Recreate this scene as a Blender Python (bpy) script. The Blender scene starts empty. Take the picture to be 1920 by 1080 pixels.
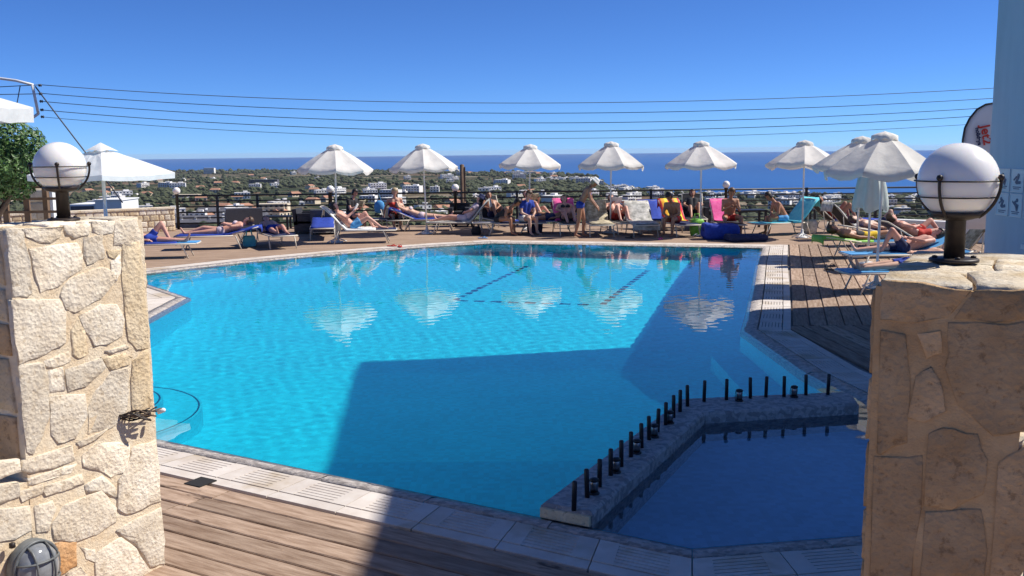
import bpy, bmesh, math, random
from mathutils import Vector, Matrix
from mathutils.geometry import tessellate_polygon, intersect_point_line

rnd = random.Random(7)
S = bpy.context.scene
COL = S.collection
rad = math.radians

# ------------------------------------------------------------------ camera
EYE = Vector((0, 0, 2.2)); FPX = 1800.0
cam = bpy.data.cameras.new('camera'); camo = bpy.data.objects.new('camera', cam); COL.objects.link(camo)
cam.sensor_width = 36; cam.lens = FPX / 1920 * 36; cam.clip_start = .05; cam.clip_end = 60000
RCAM = Matrix.Rotation(rad(90) - math.atan(257 / FPX), 3, 'X') @ Matrix.Rotation(-.0118, 3, 'Z')
camo.matrix_world = Matrix.Translation(EYE) @ RCAM.to_4x4()
S.camera = camo
# ------------------------------------------------------------------ sky + sun
SUN_AZ, SUN_EL = rad(10), rad(47)          # azimuth measured from +x towards +y
w = bpy.data.worlds.new('World'); S.world = w; w.use_nodes = True
nt = w.node_tree; bg = nt.nodes['Background']
sky = nt.nodes.new('ShaderNodeTexSky'); sky.sky_type = 'NISHITA'; sky.sun_disc = False
sky.sun_elevation = SUN_EL; sky.sun_rotation = rad(90) - SUN_AZ
sky.altitude = 0; sky.air_density = .5; sky.dust_density = 0.0; sky.ozone_density = 10.0
tint = nt.nodes.new('ShaderNodeMix'); tint.data_type = 'RGBA'; tint.blend_type = 'MULTIPLY'; tint.inputs['Factor'].default_value = 1; tint.inputs['B'].default_value = (.60, .78, 1, 1)   # clear deep-blue summer air
nt.links.new(sky.outputs[0], tint.inputs['A']); nt.links.new(tint.outputs['Result'], bg.inputs[0]); bg.inputs[1].default_value = .115
sun = bpy.data.lights.new('sun', 'SUN'); suno = bpy.data.objects.new('sun', sun); COL.objects.link(suno)
sun.energy = 5.0; sun.angle = rad(.5); sun.color = (1, .955, .89); sun.cycles.is_caustics_light = True
SD = Vector((math.cos(SUN_EL) * math.cos(SUN_AZ), math.cos(SUN_EL) * math.sin(SUN_AZ), math.sin(SUN_EL)))
suno.rotation_euler = SD.to_track_quat('Z', 'Y').to_euler(); suno.location = (40, 5, 40)
S.view_settings.view_transform = 'Standard'; S.view_settings.look = 'None'
S.view_settings.exposure = 0.28; S.view_settings.gamma = 1
S.render.engine = 'CYCLES'; S.cycles.use_denoising = True
S.cycles.max_bounces = 6; S.cycles.diffuse_bounces = 3; S.cycles.glossy_bounces = 3; S.cycles.transmission_bounces = 5; S.cycles.transparent_max_bounces = 6

# ------------------------------------------------------------------ helpers
def ray(px, py):
    return RCAM @ Vector(((px - 960) / FPX, (540 - py) / FPX, -1))
def at(px, py, z=0.0):
    d = ray(px, py); return EYE + d * ((z - EYE.z) / d.z)
def onplane(px, py, p, n):
    d = ray(px, py); return EYE + d * ((Vector(p) - EYE).dot(n) / d.dot(n))
def atd(px, py, y):                       # point on the ray at depth y
    d = ray(px, py); return EYE + d * (y / d.y)

class MB:
    def __init__(s): s.v = []; s.f = []; s.m = []; s.s = []
    def add(s, vs, fs, mi=0, smooth=False):
        o = len(s.v); s.v += [tuple(p) for p in vs]
        for f in fs: s.f.append(tuple(i + o for i in f)); s.m.append(mi); s.s.append(smooth)
        return s
    def box(s, c, d, rot=None, mi=0, taper=1.0):
        hx, hy, hz = d[0] / 2, d[1] / 2, d[2] / 2
        vs = []
        for z in (-1, 1):
            k = taper if z > 0 else 1
            for x, y in ((-1, -1), (1, -1), (1, 1), (-1, 1)):
                p = Vector((x * hx * k, y * hy * k, z * hz))
                if rot is not None: p = rot @ p
                vs.append(p + Vector(c))
        return s.add(vs, [(3, 2, 1, 0), (4, 5, 6, 7), (0, 1, 5, 4), (1, 2, 6, 5), (2, 3, 7, 6), (3, 0, 4, 7)], mi)
    def tube(s, pts, r, n=8, mi=0, closed=False, smooth=True):
        pts = [Vector(p) for p in pts]; k = len(pts)
        rr = r if isinstance(r, (list, tuple)) else [r] * k
        vs = []; up = None
        for i, p in enumerate(pts):
            if closed: t = pts[(i + 1) % k] - pts[i - 1]
            else: t = pts[min(i + 1, k - 1)] - pts[max(i - 1, 0)]
            t.normalize()
            if up is None:
                a = Vector((0, 0, 1)) if abs(t.z) < .9 else Vector((1, 0, 0)); up = (a - t * a.dot(t)).normalized()
            else:
                up = up - t * up.dot(t); up.normalize()
            b = t.cross(up)
            for j in range(n):
                a = 2 * math.pi * j / n; vs.append(p + (up * math.cos(a) + b * math.sin(a)) * rr[i])
        fs = []
        for i in range(k if closed else k - 1):
            i2 = (i + 1) % k
            for j in range(n):
                j2 = (j + 1) % n; fs.append((i * n + j, i * n + j2, i2 * n + j2, i2 * n + j))
        s.add(vs, fs, mi, smooth)
        if not closed:
            o = len(s.v) - len(vs)
            s.f.append(tuple(o + j for j in reversed(range(n)))); s.m.append(mi); s.s.append(False)
            s.f.append(tuple(o + (k - 1) * n + j for j in range(n))); s.m.append(mi); s.s.append(False)
        return s
    def lathe(s, prof, n=16, c=(0, 0, 0), mi=0, smooth=True, sx=1, sy=1, rot=None):
        vs = []
        for r, z in prof:
            for j in range(n):
                a = 2 * math.pi * j / n
                p = Vector((r * math.cos(a) * sx, r * math.sin(a) * sy, z))
                if rot is not None: p = rot @ p
                vs.append(p + Vector(c))
        fs = [(i * n + j, i * n + (j + 1) % n, (i + 1) * n + (j + 1) % n, (i + 1) * n + j) for i in range(len(prof) - 1) for j in range(n)]
        o = len(s.v)
        s.add(vs, fs, mi, smooth)
        if prof[0][0] > 1e-4: s.f.append(tuple(o + j for j in reversed(range(n)))); s.m.append(mi); s.s.append(False)
        if prof[-1][0] > 1e-4: s.f.append(tuple(o + (len(prof) - 1) * n + j for j in range(n))); s.m.append(mi); s.s.append(False)
        return s
    def prism(s, poly, z0, z1, mi=0):
        n = len(poly)
        a = sum(poly[i][0] * poly[(i + 1) % n][1] - poly[(i + 1) % n][0] * poly[i][1] for i in range(n))
        if a < 0: poly = poly[::-1]
        vs = [(p[0], p[1], z0) for p in poly] + [(p[0], p[1], z1) for p in poly]
        return s.add(vs, [tuple(reversed(range(n))), tuple(range(n, 2 * n))] + [(i, (i + 1) % n, (i + 1) % n + n, i + n) for i in range(n)], mi)
    def mesh(s, name, mats):
        me = bpy.data.meshes.new(name); me.from_pydata(s.v, [], s.f)
        for m in (mats if isinstance(mats, (list, tuple)) else [mats]): me.materials.append(m)
        me.polygons.foreach_set('material_index', s.m); me.polygons.foreach_set('use_smooth', s.s)
        me.update(); return me
    def build(s, name, mats, parent=None, loc=None):
        return link(name, s.mesh(name, mats), parent, loc)

def link(name, me, parent=None, loc=None, rot=None):
    o = bpy.data.objects.new(name, me); COL.objects.link(o)
    if parent is not None: o.parent = parent
    if loc is not None: o.location = loc
    if rot is not None: o.rotation_euler = rot
    return o
def tag(o, label, cat, group=None):
    o['label'] = label; o['category'] = cat
    if group: o['group'] = group
    return o
def thing(name, label, cat, loc=(0, 0, 0), rz=0, group=None):
    o = bpy.data.objects.new(name, None); COL.objects.link(o); o.location = loc; o.rotation_euler = (0, 0, rz); o.empty_display_size = .1
    return tag(o, label, cat, group)
def sempty(name):
    o = bpy.data.objects.new(name, None); COL.objects.link(o); o['kind'] = 'structure'; return o
def struct(o, kind='structure'): o['kind'] = kind; return o
def copy_tree(root, loc, rot, label, group=None):
    def cp(o, par):
        c = o.copy(); COL.objects.link(c); c.parent = par
        for ch in [q for q in o.children]: cp(ch, c)
        return c
    r = cp(root, None); r.location = loc; r.rotation_euler = rot; r['label'] = label
    if group: r['group'] = group
    return r
ORD = ['first', 'second', 'third', 'fourth', 'fifth', 'sixth', 'seventh', 'eighth', 'ninth', 'tenth', 'eleventh', 'twelfth', 'thirteenth', 'fourteenth', 'fifteenth', 'sixteenth', 'seventeenth', 'eighteenth', 'nineteenth', 'twentieth', 'twenty-first']

# ------------------------------------------------------------------ materials
def mat(name, c1, c2=None, rough=.7, scale=6, bump=0, bscale=None, metal=0, stretch=None, objr=0, detail=5, spec=None, contrast=(.35, .65), coords='Object', bdist=.01):
    m = bpy.data.materials.new(name); m.use_nodes = True; t = m.node_tree; N = t.nodes; L = t.links
    p = N['Principled BSDF']; p.inputs['Roughness'].default_value = rough; p.inputs['Metallic'].default_value = metal
    if spec is not None: p.inputs['Specular IOR Level'].default_value = spec
    p.inputs['Base Color'].default_value = (*c1, 1)
    if c2 is None and not bump and not objr: return m
    tc = N.new('ShaderNodeTexCoord'); mp = N.new('ShaderNodeMapping'); L.new(tc.outputs[coords], mp.inputs[0])
    if stretch: mp.inputs['Scale'].default_value = stretch
    if coords == 'Object':
        oi0 = N.new('ShaderNodeObjectInfo'); mu = N.new('ShaderNodeMath'); mu.operation = 'MULTIPLY'; mu.inputs[1].default_value = 37.0
        L.new(oi0.outputs['Random'], mu.inputs[0]); L.new(mu.outputs[0], mp.inputs['Location'])
    col = None
    if c2 is not None:
        n = N.new('ShaderNodeTexNoise'); n.inputs['Scale'].default_value = scale; n.inputs['Detail'].default_value = detail; n.inputs['Roughness'].default_value = .62
        L.new(mp.outputs[0], n.inputs['Vector'])
        r = N.new('ShaderNodeValToRGB'); r.color_ramp.elements[0].position = contrast[0]; r.color_ramp.elements[1].position = contrast[1]
        r.color_ramp.elements[0].color = (*c1, 1); r.color_ramp.elements[1].color = (*c2, 1)
        L.new(n.outputs['Fac'], r.inputs[0]); col = r.outputs[0]
    if objr:
        oi = N.new('ShaderNodeObjectInfo'); mr = N.new('ShaderNodeMapRange'); mr.inputs['To Min'].default_value = 1 - objr; mr.inputs['To Max'].default_value = 1 + objr
        L.new(oi.outputs['Random'], mr.inputs['Value'])
        mx = N.new('ShaderNodeVectorMath'); mx.operation = 'SCALE'
        if col is not None: L.new(col, mx.inputs[0])
        else: mx.inputs[0].default_value = c1
        L.new(mr.outputs[0], mx.inputs['Scale']); col = mx.outputs[0]
    if col is not None: L.new(col, p.inputs['Base Color'])
    if bump:
        n2 = N.new('ShaderNodeTexNoise'); n2.inputs['Scale'].default_value = bscale or scale * 3; n2.inputs['Detail'].default_value = 6; n2.inputs['Roughness'].default_value = .7
        L.new(mp.outputs[0], n2.inputs['Vector'])
        b = N.new('ShaderNodeBump'); b.inputs['Strength'].default_value = bump; b.inputs['Distance'].default_value = bdist
        L.new(n2.outputs['Fac'], b.inputs['Height']); L.new(b.outputs[0], p.inputs['Normal'])
    return m

def stone_mat(name, c1, c2, dark):
    m = mat(name, c1, c2, rough=.95, scale=5, objr=.17, detail=8, spec=.15); t = m.node_tree; N = t.nodes; L = t.links; p = N['Principled BSDF']
    mp = [n for n in N if n.type == 'MAPPING'][0]
    v = N.new('ShaderNodeTexVoronoi'); v.inputs['Scale'].default_value = 55; L.new(mp.outputs[0], v.inputs['Vector'])
    n = N.new('ShaderNodeTexNoise'); n.inputs['Scale'].default_value = 26; n.inputs['Detail'].default_value = 9; n.inputs['Roughness'].default_value = .72; L.new(mp.outputs[0], n.inputs['Vector'])
    r = N.new('ShaderNodeValToRGB'); r.color_ramp.elements[0].position = .36; r.color_ramp.elements[1].position = .45; r.color_ramp.elements[0].color = (1, 1, 1, 1); r.color_ramp.elements[1].color = (0, 0, 0, 1)
    L.new(n.outputs['Fac'], r.inputs[0])
    src = p.inputs['Base Color'].links[0].from_socket
    mx = N.new('ShaderNodeMix'); mx.data_type = 'RGBA'; mx.inputs['B'].default_value = (*dark, 1); L.new(src, mx.inputs['A'])
    ml = N.new('ShaderNodeMath'); ml.operation = 'MULTIPLY'; ml.inputs[1].default_value = .55; L.new(r.outputs[0], ml.inputs[0]); L.new(ml.outputs[0], mx.inputs['Factor']); L.new(mx.outputs['Result'], p.inputs['Base Color'])
    ad = N.new('ShaderNodeMath'); ad.operation = 'ADD'; L.new(n.outputs['Fac'], ad.inputs[0])
    m2 = N.new('ShaderNodeMath'); m2.operation = 'MULTIPLY'; m2.inputs[1].default_value = .35; L.new(v.outputs['Distance'], m2.inputs[0]); L.new(m2.outputs[0], ad.inputs[1])
    b = N.new('ShaderNodeBump'); b.inputs['Strength'].default_value = .75; b.inputs['Distance'].default_value = .016; L.new(ad.outputs[0], b.inputs['Height']); L.new(b.outputs[0], p.inputs['Normal'])
    return m

M = {}
M['stone'] = stone_mat('limestone', (.70, .58, .42), (.86, .77, .62), (.44, .32, .19))
M['stone_y'] = stone_mat('yellow limestone', (.62, .47, .28), (.74, .61, .42), (.32, .21, .11))
M['stone_o'] = stone_mat('rust limestone', (.52, .27, .11), (.62, .40, .22), (.22, .10, .04))
M['stone_brown_shade'] = stone_mat('brown shade-toned limestone', (.47, .30, .155), (.62, .43, .245), (.20, .115, .055))  # own brown plus shade put into the colour, for faces away from the sun
M['mortar'] = mat('sandy mortar', (.74, .57, .37), (.84, .72, .53), rough=.95, scale=9, bump=.8, bscale=60, spec=.1, bdist=.012)
M['mortar_ochre_shade'] = mat('ochre shade-toned mortar', (.48, .295, .145), (.61, .42, .23), rough=.95, scale=6, bump=.9, bscale=30, spec=.1, bdist=.012)  # warm brown of the right pillar, partly its shade put into the colour
M['stone_top'] = stone_mat('rough cap stone', (.60, .46, .28), (.78, .70, .56), (.32, .22, .12))
M['iron'] = mat('dark iron', (.02, .016, .014), (.05, .035, .028), rough=.5, scale=20, metal=.3)
M['globe'] = mat('opal globe', (.90, .86, .80), rough=.22); M['globe'].node_tree.nodes['Principled BSDF'].inputs['Subsurface Weight'].default_value = 1.0
M['globe'].node_tree.nodes['Principled BSDF'].inputs['Subsurface Radius'].default_value = (.25, .22, .18)
M['plank'] = mat('weathered deck timber', (.24, .15, .095), (.52, .38, .275), rough=.88, scale=4, stretch=(.9, 8, 8), objr=.26, bump=.7, bscale=7, detail=8, spec=.25, bdist=.006, contrast=(.3, .7))
def knots(m, dark, sc, st, thr):
    N = m.node_tree.nodes; L = m.node_tree.links; p = N['Principled BSDF']; oi = N.new('ShaderNodeObjectInfo'); tc = N.new('ShaderNodeTexCoord'); ad = N.new('ShaderNodeVectorMath'); ad.operation = 'ADD'
    mu = N.new('ShaderNodeMath'); mu.operation = 'MULTIPLY'; mu.inputs[1].default_value = 53; L.new(oi.outputs['Random'], mu.inputs[0]); L.new(tc.outputs['Object'], ad.inputs[0]); L.new(mu.outputs[0], ad.inputs[1])
    mp = N.new('ShaderNodeMapping'); mp.inputs['Scale'].default_value = st; L.new(ad.outputs[0], mp.inputs[0]); nz = N.new('ShaderNodeTexNoise'); nz.inputs['Scale'].default_value = 9; L.new(mp.outputs[0], nz.inputs['Vector'])
    mv = N.new('ShaderNodeVectorMath'); mv.operation = 'SCALE'; mv.inputs['Scale'].default_value = .35; L.new(nz.outputs['Color'], mv.inputs[0]); a2 = N.new('ShaderNodeVectorMath'); a2.operation = 'ADD'; L.new(mp.outputs[0], a2.inputs[0]); L.new(mv.outputs[0], a2.inputs[1])
    v = N.new('ShaderNodeTexVoronoi'); v.inputs['Scale'].default_value = sc; L.new(a2.outputs[0], v.inputs['Vector']); r = N.new('ShaderNodeValToRGB'); r.color_ramp.elements[0].color = (.85, .85, .85, 1); r.color_ramp.elements[1].color = (0, 0, 0, 1); r.color_ramp.elements[0].position = thr * .35; r.color_ramp.elements[1].position = thr; L.new(v.outputs['Distance'], r.inputs[0])
    mx = N.new('ShaderNodeMix'); mx.data_type = 'RGBA'; mx.inputs['B'].default_value = (*dark, 1); L.new(p.inputs['Base Color'].links[0].from_socket, mx.inputs['A']); L.new(r.outputs[0], mx.inputs['Factor']); L.new(mx.outputs['Result'], p.inputs['Base Color'])
knots(M['plank'], (.075, .045, .03), 1.6, (1, 2.6, 1), .17)
knots(M['plank'], (.05, .035, .028), 1.25, (1, 1.4, 1), .045)
M['fardeck'] = mat('far deck timber', (.27, .185, .13), (.42, .30, .215), rough=.9, scale=2.2, stretch=(1, 6, 1), detail=7, coords='Object', spec=.1)
M['tile'] = mat('cream coping tile', (.60, .52, .44), (.70, .63, .55), rough=.75, scale=5, objr=.07, bump=.15, bscale=50, bdist=.004)
knots(M['tile'], (.46, .36, .24), 1.5, (1, 1, 1), .42)
M['paving'] = mat('pale terrace paving', (.60, .54, .48), (.70, .65, .59), rough=.85, scale=2, bump=.1, bscale=40)
M['screed'] = mat('grey screed', (.22, .18, .15), (.30, .26, .22), rough=.9, scale=4)
M['slot'] = mat('slot shadow gap tile', (.16, .14, .12), rough=.9)
M['dark'] = mat('dark gap', (.02, .018, .016), rough=.9)
M['white'] = mat('white paint', (.76, .76, .74), (.82, .82, .80), rough=.7, scale=1.5)
M['house'] = mat('white render', (.74, .70, .64), (.86, .84, .80), rough=.9, scale=.2, objr=.12)
M['cream'] = mat('cream render', (.66, .55, .38), (.74, .64, .48), rough=.9, scale=.3)
M['glass'] = mat('dark window', (.03, .04, .05), rough=.15)
M['roofred'] = mat('terracotta roof', (.36, .17, .10), (.46, .25, .16), rough=.9, scale=1)
M['roofgrey'] = mat('slate grey roof', (.075, .075, .09), (.13, .125, .14), rough=.85, scale=.3)
M['bark'] = mat('bark', (.09, .06, .04), (.16, .11, .08), rough=.95, scale=10, bump=.5)
M['leaf'] = mat('leaf green', (.028, .075, .014), (.085, .16, .032), rough=.5, scale=5, objr=.1)
M['olive'] = mat('olive foliage', (.022, .034, .012), (.085, .095, .042), rough=.9, scale=.06, detail=8)
M['pole'] = mat('white pole paint', (.72, .72, .70), rough=.35)
M['metal'] = mat('aluminium', (.62, .61, .58), rough=.35, metal=.7)
M['beige'] = mat('beige frame paint', (.62, .56, .46), rough=.5)
M['blue'] = mat('royal blue fabric', (.012, .035, .26), (.02, .06, .38), rough=.85, scale=12)
M['lblue'] = mat('light blue fabric', (.06, .27, .58), (.10, .36, .66), rough=.8, scale=10)
M['navy'] = mat('navy fabric', (.012, .016, .06), (.02, .03, .10), rough=.85, scale=12)
M['black'] = mat('black cloth', (.012, .012, .014), (.03, .03, .035), rough=.85, scale=12)
M['rattan'] = mat('dark rattan', (.018, .018, .022), (.06, .06, .07), rough=.7, scale=60, bump=.6, bscale=120)
M['grayweave'] = mat('grey rattan', (.05, .052, .062), (.10, .105, .12), rough=.7, scale=60, bump=.6, bscale=120)
M['red'] = mat('red cloth', (.50, .03, .02), (.60, .06, .04), rough=.8, scale=10)
M['pink'] = mat('hot pink towel', (.66, .06, .25), (.78, .14, .36), rough=.9, scale=10)
M['yellow'] = mat('yellow cloth', (.80, .52, .02), (.88, .62, .06), rough=.85, scale=8)
M['turq'] = mat('turquoise towel', (.08, .50, .62), (.16, .60, .70), rough=.9, scale=8)
M['green'] = mat('lime green', (.16, .46, .03), (.26, .60, .08), rough=.6, scale=9)
M['greytowel'] = mat('grey white towel', (.22, .22, .20), (.62, .60, .55), rough=.95, scale=7)
M['beigetowel'] = mat('beige towel', (.20, .16, .09), (.60, .52, .36), rough=.95, scale=9)
M['whitetowel'] = mat('white towel', (.78, .76, .70), (.84, .83, .80), rough=.95, scale=6)
M['lilac'] = mat('pale lilac shirt', (.55, .42, .48), (.66, .55, .58), rough=.9, scale=8)
M['skinL'] = mat('fair skin', (.56, .32, .22), (.64, .39, .28), rough=.55, scale=4)
M['skinT'] = mat('tanned skin', (.34, .155, .082), (.43, .21, .12), rough=.5, scale=4)
M['skinP'] = mat('pink skin', (.58, .28, .20), (.66, .36, .27), rough=.55, scale=4)
M['hairD'] = mat('dark hair', (.02, .013, .01), rough=.5)
M['hairB'] = mat('brown hair', (.09, .045, .02), rough=.5)
M['hairG'] = mat('fair hair', (.40, .30, .17), rough=.55)
M['wood'] = mat('pole timber', (.15, .09, .05), (.22, .14, .09), rough=.9, scale=4)
M['wire'] = mat('cable black', (.07, .08, .10), rough=.6)
M['steel'] = mat('brushed steel', (.35, .34, .33), rough=.28, metal=1)
M['blackpaint'] = mat('black railing paint', (.012, .012, .014), rough=.45)

def canopy_mat(name, c, tr):
    m = bpy.data.materials.new(name); m.use_nodes = True; t = m.node_tree; N = t.nodes; L = t.links; N.remove(N['Principled BSDF'])
    tc = N.new('ShaderNodeTexCoord'); n = N.new('ShaderNodeTexNoise'); n.inputs['Scale'].default_value = 5; n.inputs['Detail'].default_value = 6; L.new(tc.outputs['Object'], n.inputs['Vector'])
    r = N.new('ShaderNodeValToRGB'); r.color_ramp.elements[0].color = (*[x * .90 for x in c], 1); r.color_ramp.elements[1].color = (*c, 1); r.color_ramp.elements[0].position = .3; r.color_ramp.elements[1].position = .6; L.new(n.outputs[0], r.inputs[0])
    b = N.new('ShaderNodeBump'); b.inputs['Strength'].default_value = .5; b.inputs['Distance'].default_value = .03; L.new(n.outputs[0], b.inputs['Height'])
    d = N.new('ShaderNodeBsdfDiffuse'); q = N.new('ShaderNodeBsdfTranslucent'); mx = N.new('ShaderNodeMixShader'); mx.inputs[0].default_value = tr
    oi = N.new('ShaderNodeObjectInfo'); mr = N.new('ShaderNodeMapRange'); mr.inputs['To Min'].default_value = .9; mr.inputs['To Max'].default_value = 1.02; L.new(oi.outputs['Random'], mr.inputs['Value']); sv = N.new('ShaderNodeVectorMath'); sv.operation = 'SCALE'; L.new(r.outputs[0], sv.inputs[0]); L.new(mr.outputs[0], sv.inputs['Scale'])
    for s_ in (d, q): L.new(sv.outputs[0], s_.inputs['Color']); L.new(b.outputs[0], s_.inputs['Normal'])
    L.new(d.outputs[0], mx.inputs[1]); L.new(q.outputs[0], mx.inputs[2]); L.new(mx.outputs[0], N['Material Output'].inputs[0]); return m
M['canopy'] = canopy_mat('off white canopy fabric', (.90, .87, .81), .3)
M['canopyw'] = canopy_mat('white canopy fabric', (.84, .84, .83), .25)
M['canopyg'] = canopy_mat('pale green fabric', (.70, .78, .74), .25)

def pebble_mat(name, c1, c2, c3):
    m = mat(name, c1, c2, rough=.6, scale=22, detail=7, bump=.9, bscale=40, bdist=.015); N = m.node_tree.nodes; L = m.node_tree.links; p = N['Principled BSDF']
    mp = [n for n in N if n.type == 'MAPPING'][0]; v = N.new('ShaderNodeTexVoronoi'); v.inputs['Scale'].default_value = 28; L.new(mp.outputs[0], v.inputs['Vector'])
    mx = N.new('ShaderNodeMix'); mx.data_type = 'RGBA'; mx.blend_type = 'MIX'; mx.inputs['B'].default_value = (*c3, 1)
    sp = N.new('ShaderNodeSeparateColor'); L.new(v.outputs['Color'], sp.inputs[0])
    gt = N.new('ShaderNodeMath'); gt.operation = 'GREATER_THAN'; gt.inputs[1].default_value = .62; L.new(sp.outputs[0], gt.inputs[0])
    ml = N.new('ShaderNodeMath'); ml.operation = 'MULTIPLY'; ml.inputs[1].default_value = .6; L.new(gt.outputs[0], ml.inputs[0])
    L.new(p.inputs['Base Color'].links[0].from_socket, mx.inputs['A']); L.new(ml.outputs[0], mx.inputs['Factor']); L.new(mx.outputs['Result'], p.inputs['Base Color']); return m
M['pebble'] = pebble_mat('pebble wash edge', (.40, .35, .30), (.62, .55, .48), (.25, .21, .18))
M['pebble_d'] = pebble_mat('dark pebble wash', (.38, .34, .31), (.56, .51, .47), (.22, .19, .18))

def pool_mat(name, c, spread):
    m = mat(name, tuple(x * (1 - spread) for x in c), tuple(min(1, x * (1 + spread)) for x in c), rough=.5, scale=1.2, detail=3); N = m.node_tree.nodes; L = m.node_tree.links; p = N['Principled BSDF']
    mp = [n for n in N if n.type == 'MAPPING'][0]; v = N.new('ShaderNodeTexVoronoi'); v.distance = 'CHEBYCHEV'; v.inputs['Randomness'].default_value = 0; v.inputs['Scale'].default_value = 22; L.new(mp.outputs[0], v.inputs['Vector'])
    sp = N.new('ShaderNodeSeparateColor'); L.new(v.outputs['Color'], sp.inputs[0]); mr = N.new('ShaderNodeMapRange'); mr.inputs['To Min'].default_value = .9; mr.inputs['To Max'].default_value = 1.08; L.new(sp.outputs[0], mr.inputs['Value'])
    sc = N.new('ShaderNodeVectorMath'); sc.operation = 'SCALE'; L.new(p.inputs['Base Color'].links[0].from_socket, sc.inputs[0]); L.new(mr.outputs[0], sc.inputs['Scale']); L.new(sc.outputs[0], p.inputs['Base Color']); return m
M['pool'] = pool_mat('aqua pool mosaic', (.008, .78, .98), .04)
M['pool2'] = pool_mat('slate blue pool mosaic', (.36, .66, .86), .08)
M['nosing'] = mat('teal step edge tile', (.02, .48, .58), rough=.4)
M['poolline'] = mat('dark pool tile', (.01, .26, .42), rough=.4)

wm = bpy.data.materials.new('pool water'); wm.use_nodes = True; p = wm.node_tree.nodes['Principled BSDF']
p.inputs['Transmission Weight'].default_value = 1; p.inputs['Roughness'].default_value = 0; p.inputs['IOR'].default_value = 1.33; M['water'] = wm

# sea: deep blue, rippled
sm = mat('sea water', (.012, .085, .27), (.022, .12, .34), rough=.32, scale=.0012, detail=6, stretch=(1, .3, 1)); M['sea'] = sm
N = sm.node_tree.nodes; L = sm.node_tree.links
tcn = N.new('ShaderNodeTexCoord'); sn = N.new('ShaderNodeTexNoise'); sn.inputs['Scale'].default_value = .05; sn.inputs['Detail'].default_value = 8; L.new(tcn.outputs['Object'], sn.inputs['Vector'])
sb = N.new('ShaderNodeBump'); sb.inputs['Strength'].default_value = .6; sb.inputs['Distance'].default_value = 2.0; L.new(sn.outputs[0], sb.inputs['Height']); L.new(sb.outputs[0], N['Principled BSDF'].inputs['Normal'])
N['Principled BSDF'].inputs['Specular IOR Level'].default_value = .25

# terrain: patchwork of groves, dry grass and soil
tm = bpy.data.materials.new('plain of groves and fields'); tm.use_nodes = True; N = tm.node_tree.nodes; L = tm.node_tree.links; p = N['Principled BSDF']; p.inputs['Roughness'].default_value = .95; p.inputs['Specular IOR Level'].default_value = .05
tc = N.new('ShaderNodeTexCoord'); v = N.new('ShaderNodeTexVoronoi'); v.inputs['Scale'].default_value = .011; L.new(tc.outputs['Object'], v.inputs['Vector'])
sp = N.new('ShaderNodeSeparateColor'); L.new(v.outputs['Color'], sp.inputs[0])
r = N.new('ShaderNodeValToRGB'); r.color_ramp.interpolation = 'CONSTANT'
cols = [(0, (.035, .045, .022)), (.25, (.06, .06, .032)), (.45, (.13, .105, .065)), (.6, (.17, .115, .075)), (.74, (.045, .055, .027)), (.86, (.26, .21, .145))]
r.color_ramp.elements[0].color = (*cols[0][1], 1); r.color_ramp.elements[1].position = cols[1][0]; r.color_ramp.elements[1].color = (*cols[1][1], 1)
for ps, c in cols[2:]: e = r.color_ramp.elements.new(ps); e.color = (*c, 1)
L.new(sp.outputs[0], r.inputs[0])
n = N.new('ShaderNodeTexNoise'); n.inputs['Scale'].default_value = .05; n.inputs['Detail'].default_value = 8; L.new(tc.outputs['Object'], n.inputs['Vector'])
mr = N.new('ShaderNodeMapRange'); mr.inputs['From Min'].default_value = .3; mr.inputs['From Max'].default_value = .7; mr.inputs['To Min'].default_value = .55; mr.inputs['To Max'].default_value = 1.35; L.new(n.outputs[0], mr.inputs['Value'])
sc = N.new('ShaderNodeVectorMath'); sc.operation = 'SCALE'; L.new(r.outputs[0], sc.inputs[0]); L.new(mr.outputs[0], sc.inputs['Scale']); L.new(sc.outputs[0], p.inputs['Base Color']); M['terrain'] = tm

# rainbow striped towel
rt = bpy.data.materials.new('rainbow striped towel'); rt.use_nodes = True; N = rt.node_tree.nodes; L = rt.node_tree.links; p = N['Principled BSDF']; p.inputs['Roughness'].default_value = .95
tc = N.new('ShaderNodeTexCoord'); sx = N.new('ShaderNodeSeparateXYZ'); L.new(tc.outputs['Object'], sx.inputs[0]); mr = N.new('ShaderNodeMapRange'); mr.inputs['From Min'].default_value = -.32; mr.inputs['From Max'].default_value = .32; L.new(sx.outputs[1], mr.inputs['Value'])
r = N.new('ShaderNodeValToRGB'); r.color_ramp.interpolation = 'CONSTANT'; cc = [(.55, .03, .03), (.75, .35, .03), (.8, .65, .05), (.7, .06, .05), (.75, .2, .05), (.8, .6, .05), (.6, .03, .05)]
r.color_ramp.elements[0].color = (*cc[0], 1); r.color_ramp.elements[1].position = 1 / 7; r.color_ramp.elements[1].color = (*cc[1], 1)
for i in range(2, 7): e = r.color_ramp.elements.new(i / 7); e.color = (*cc[i], 1)
L.new(mr.outputs[0], r.inputs[0]); L.new(r.outputs[0], p.inputs['Base Color']); M['rainbow'] = rt

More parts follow.
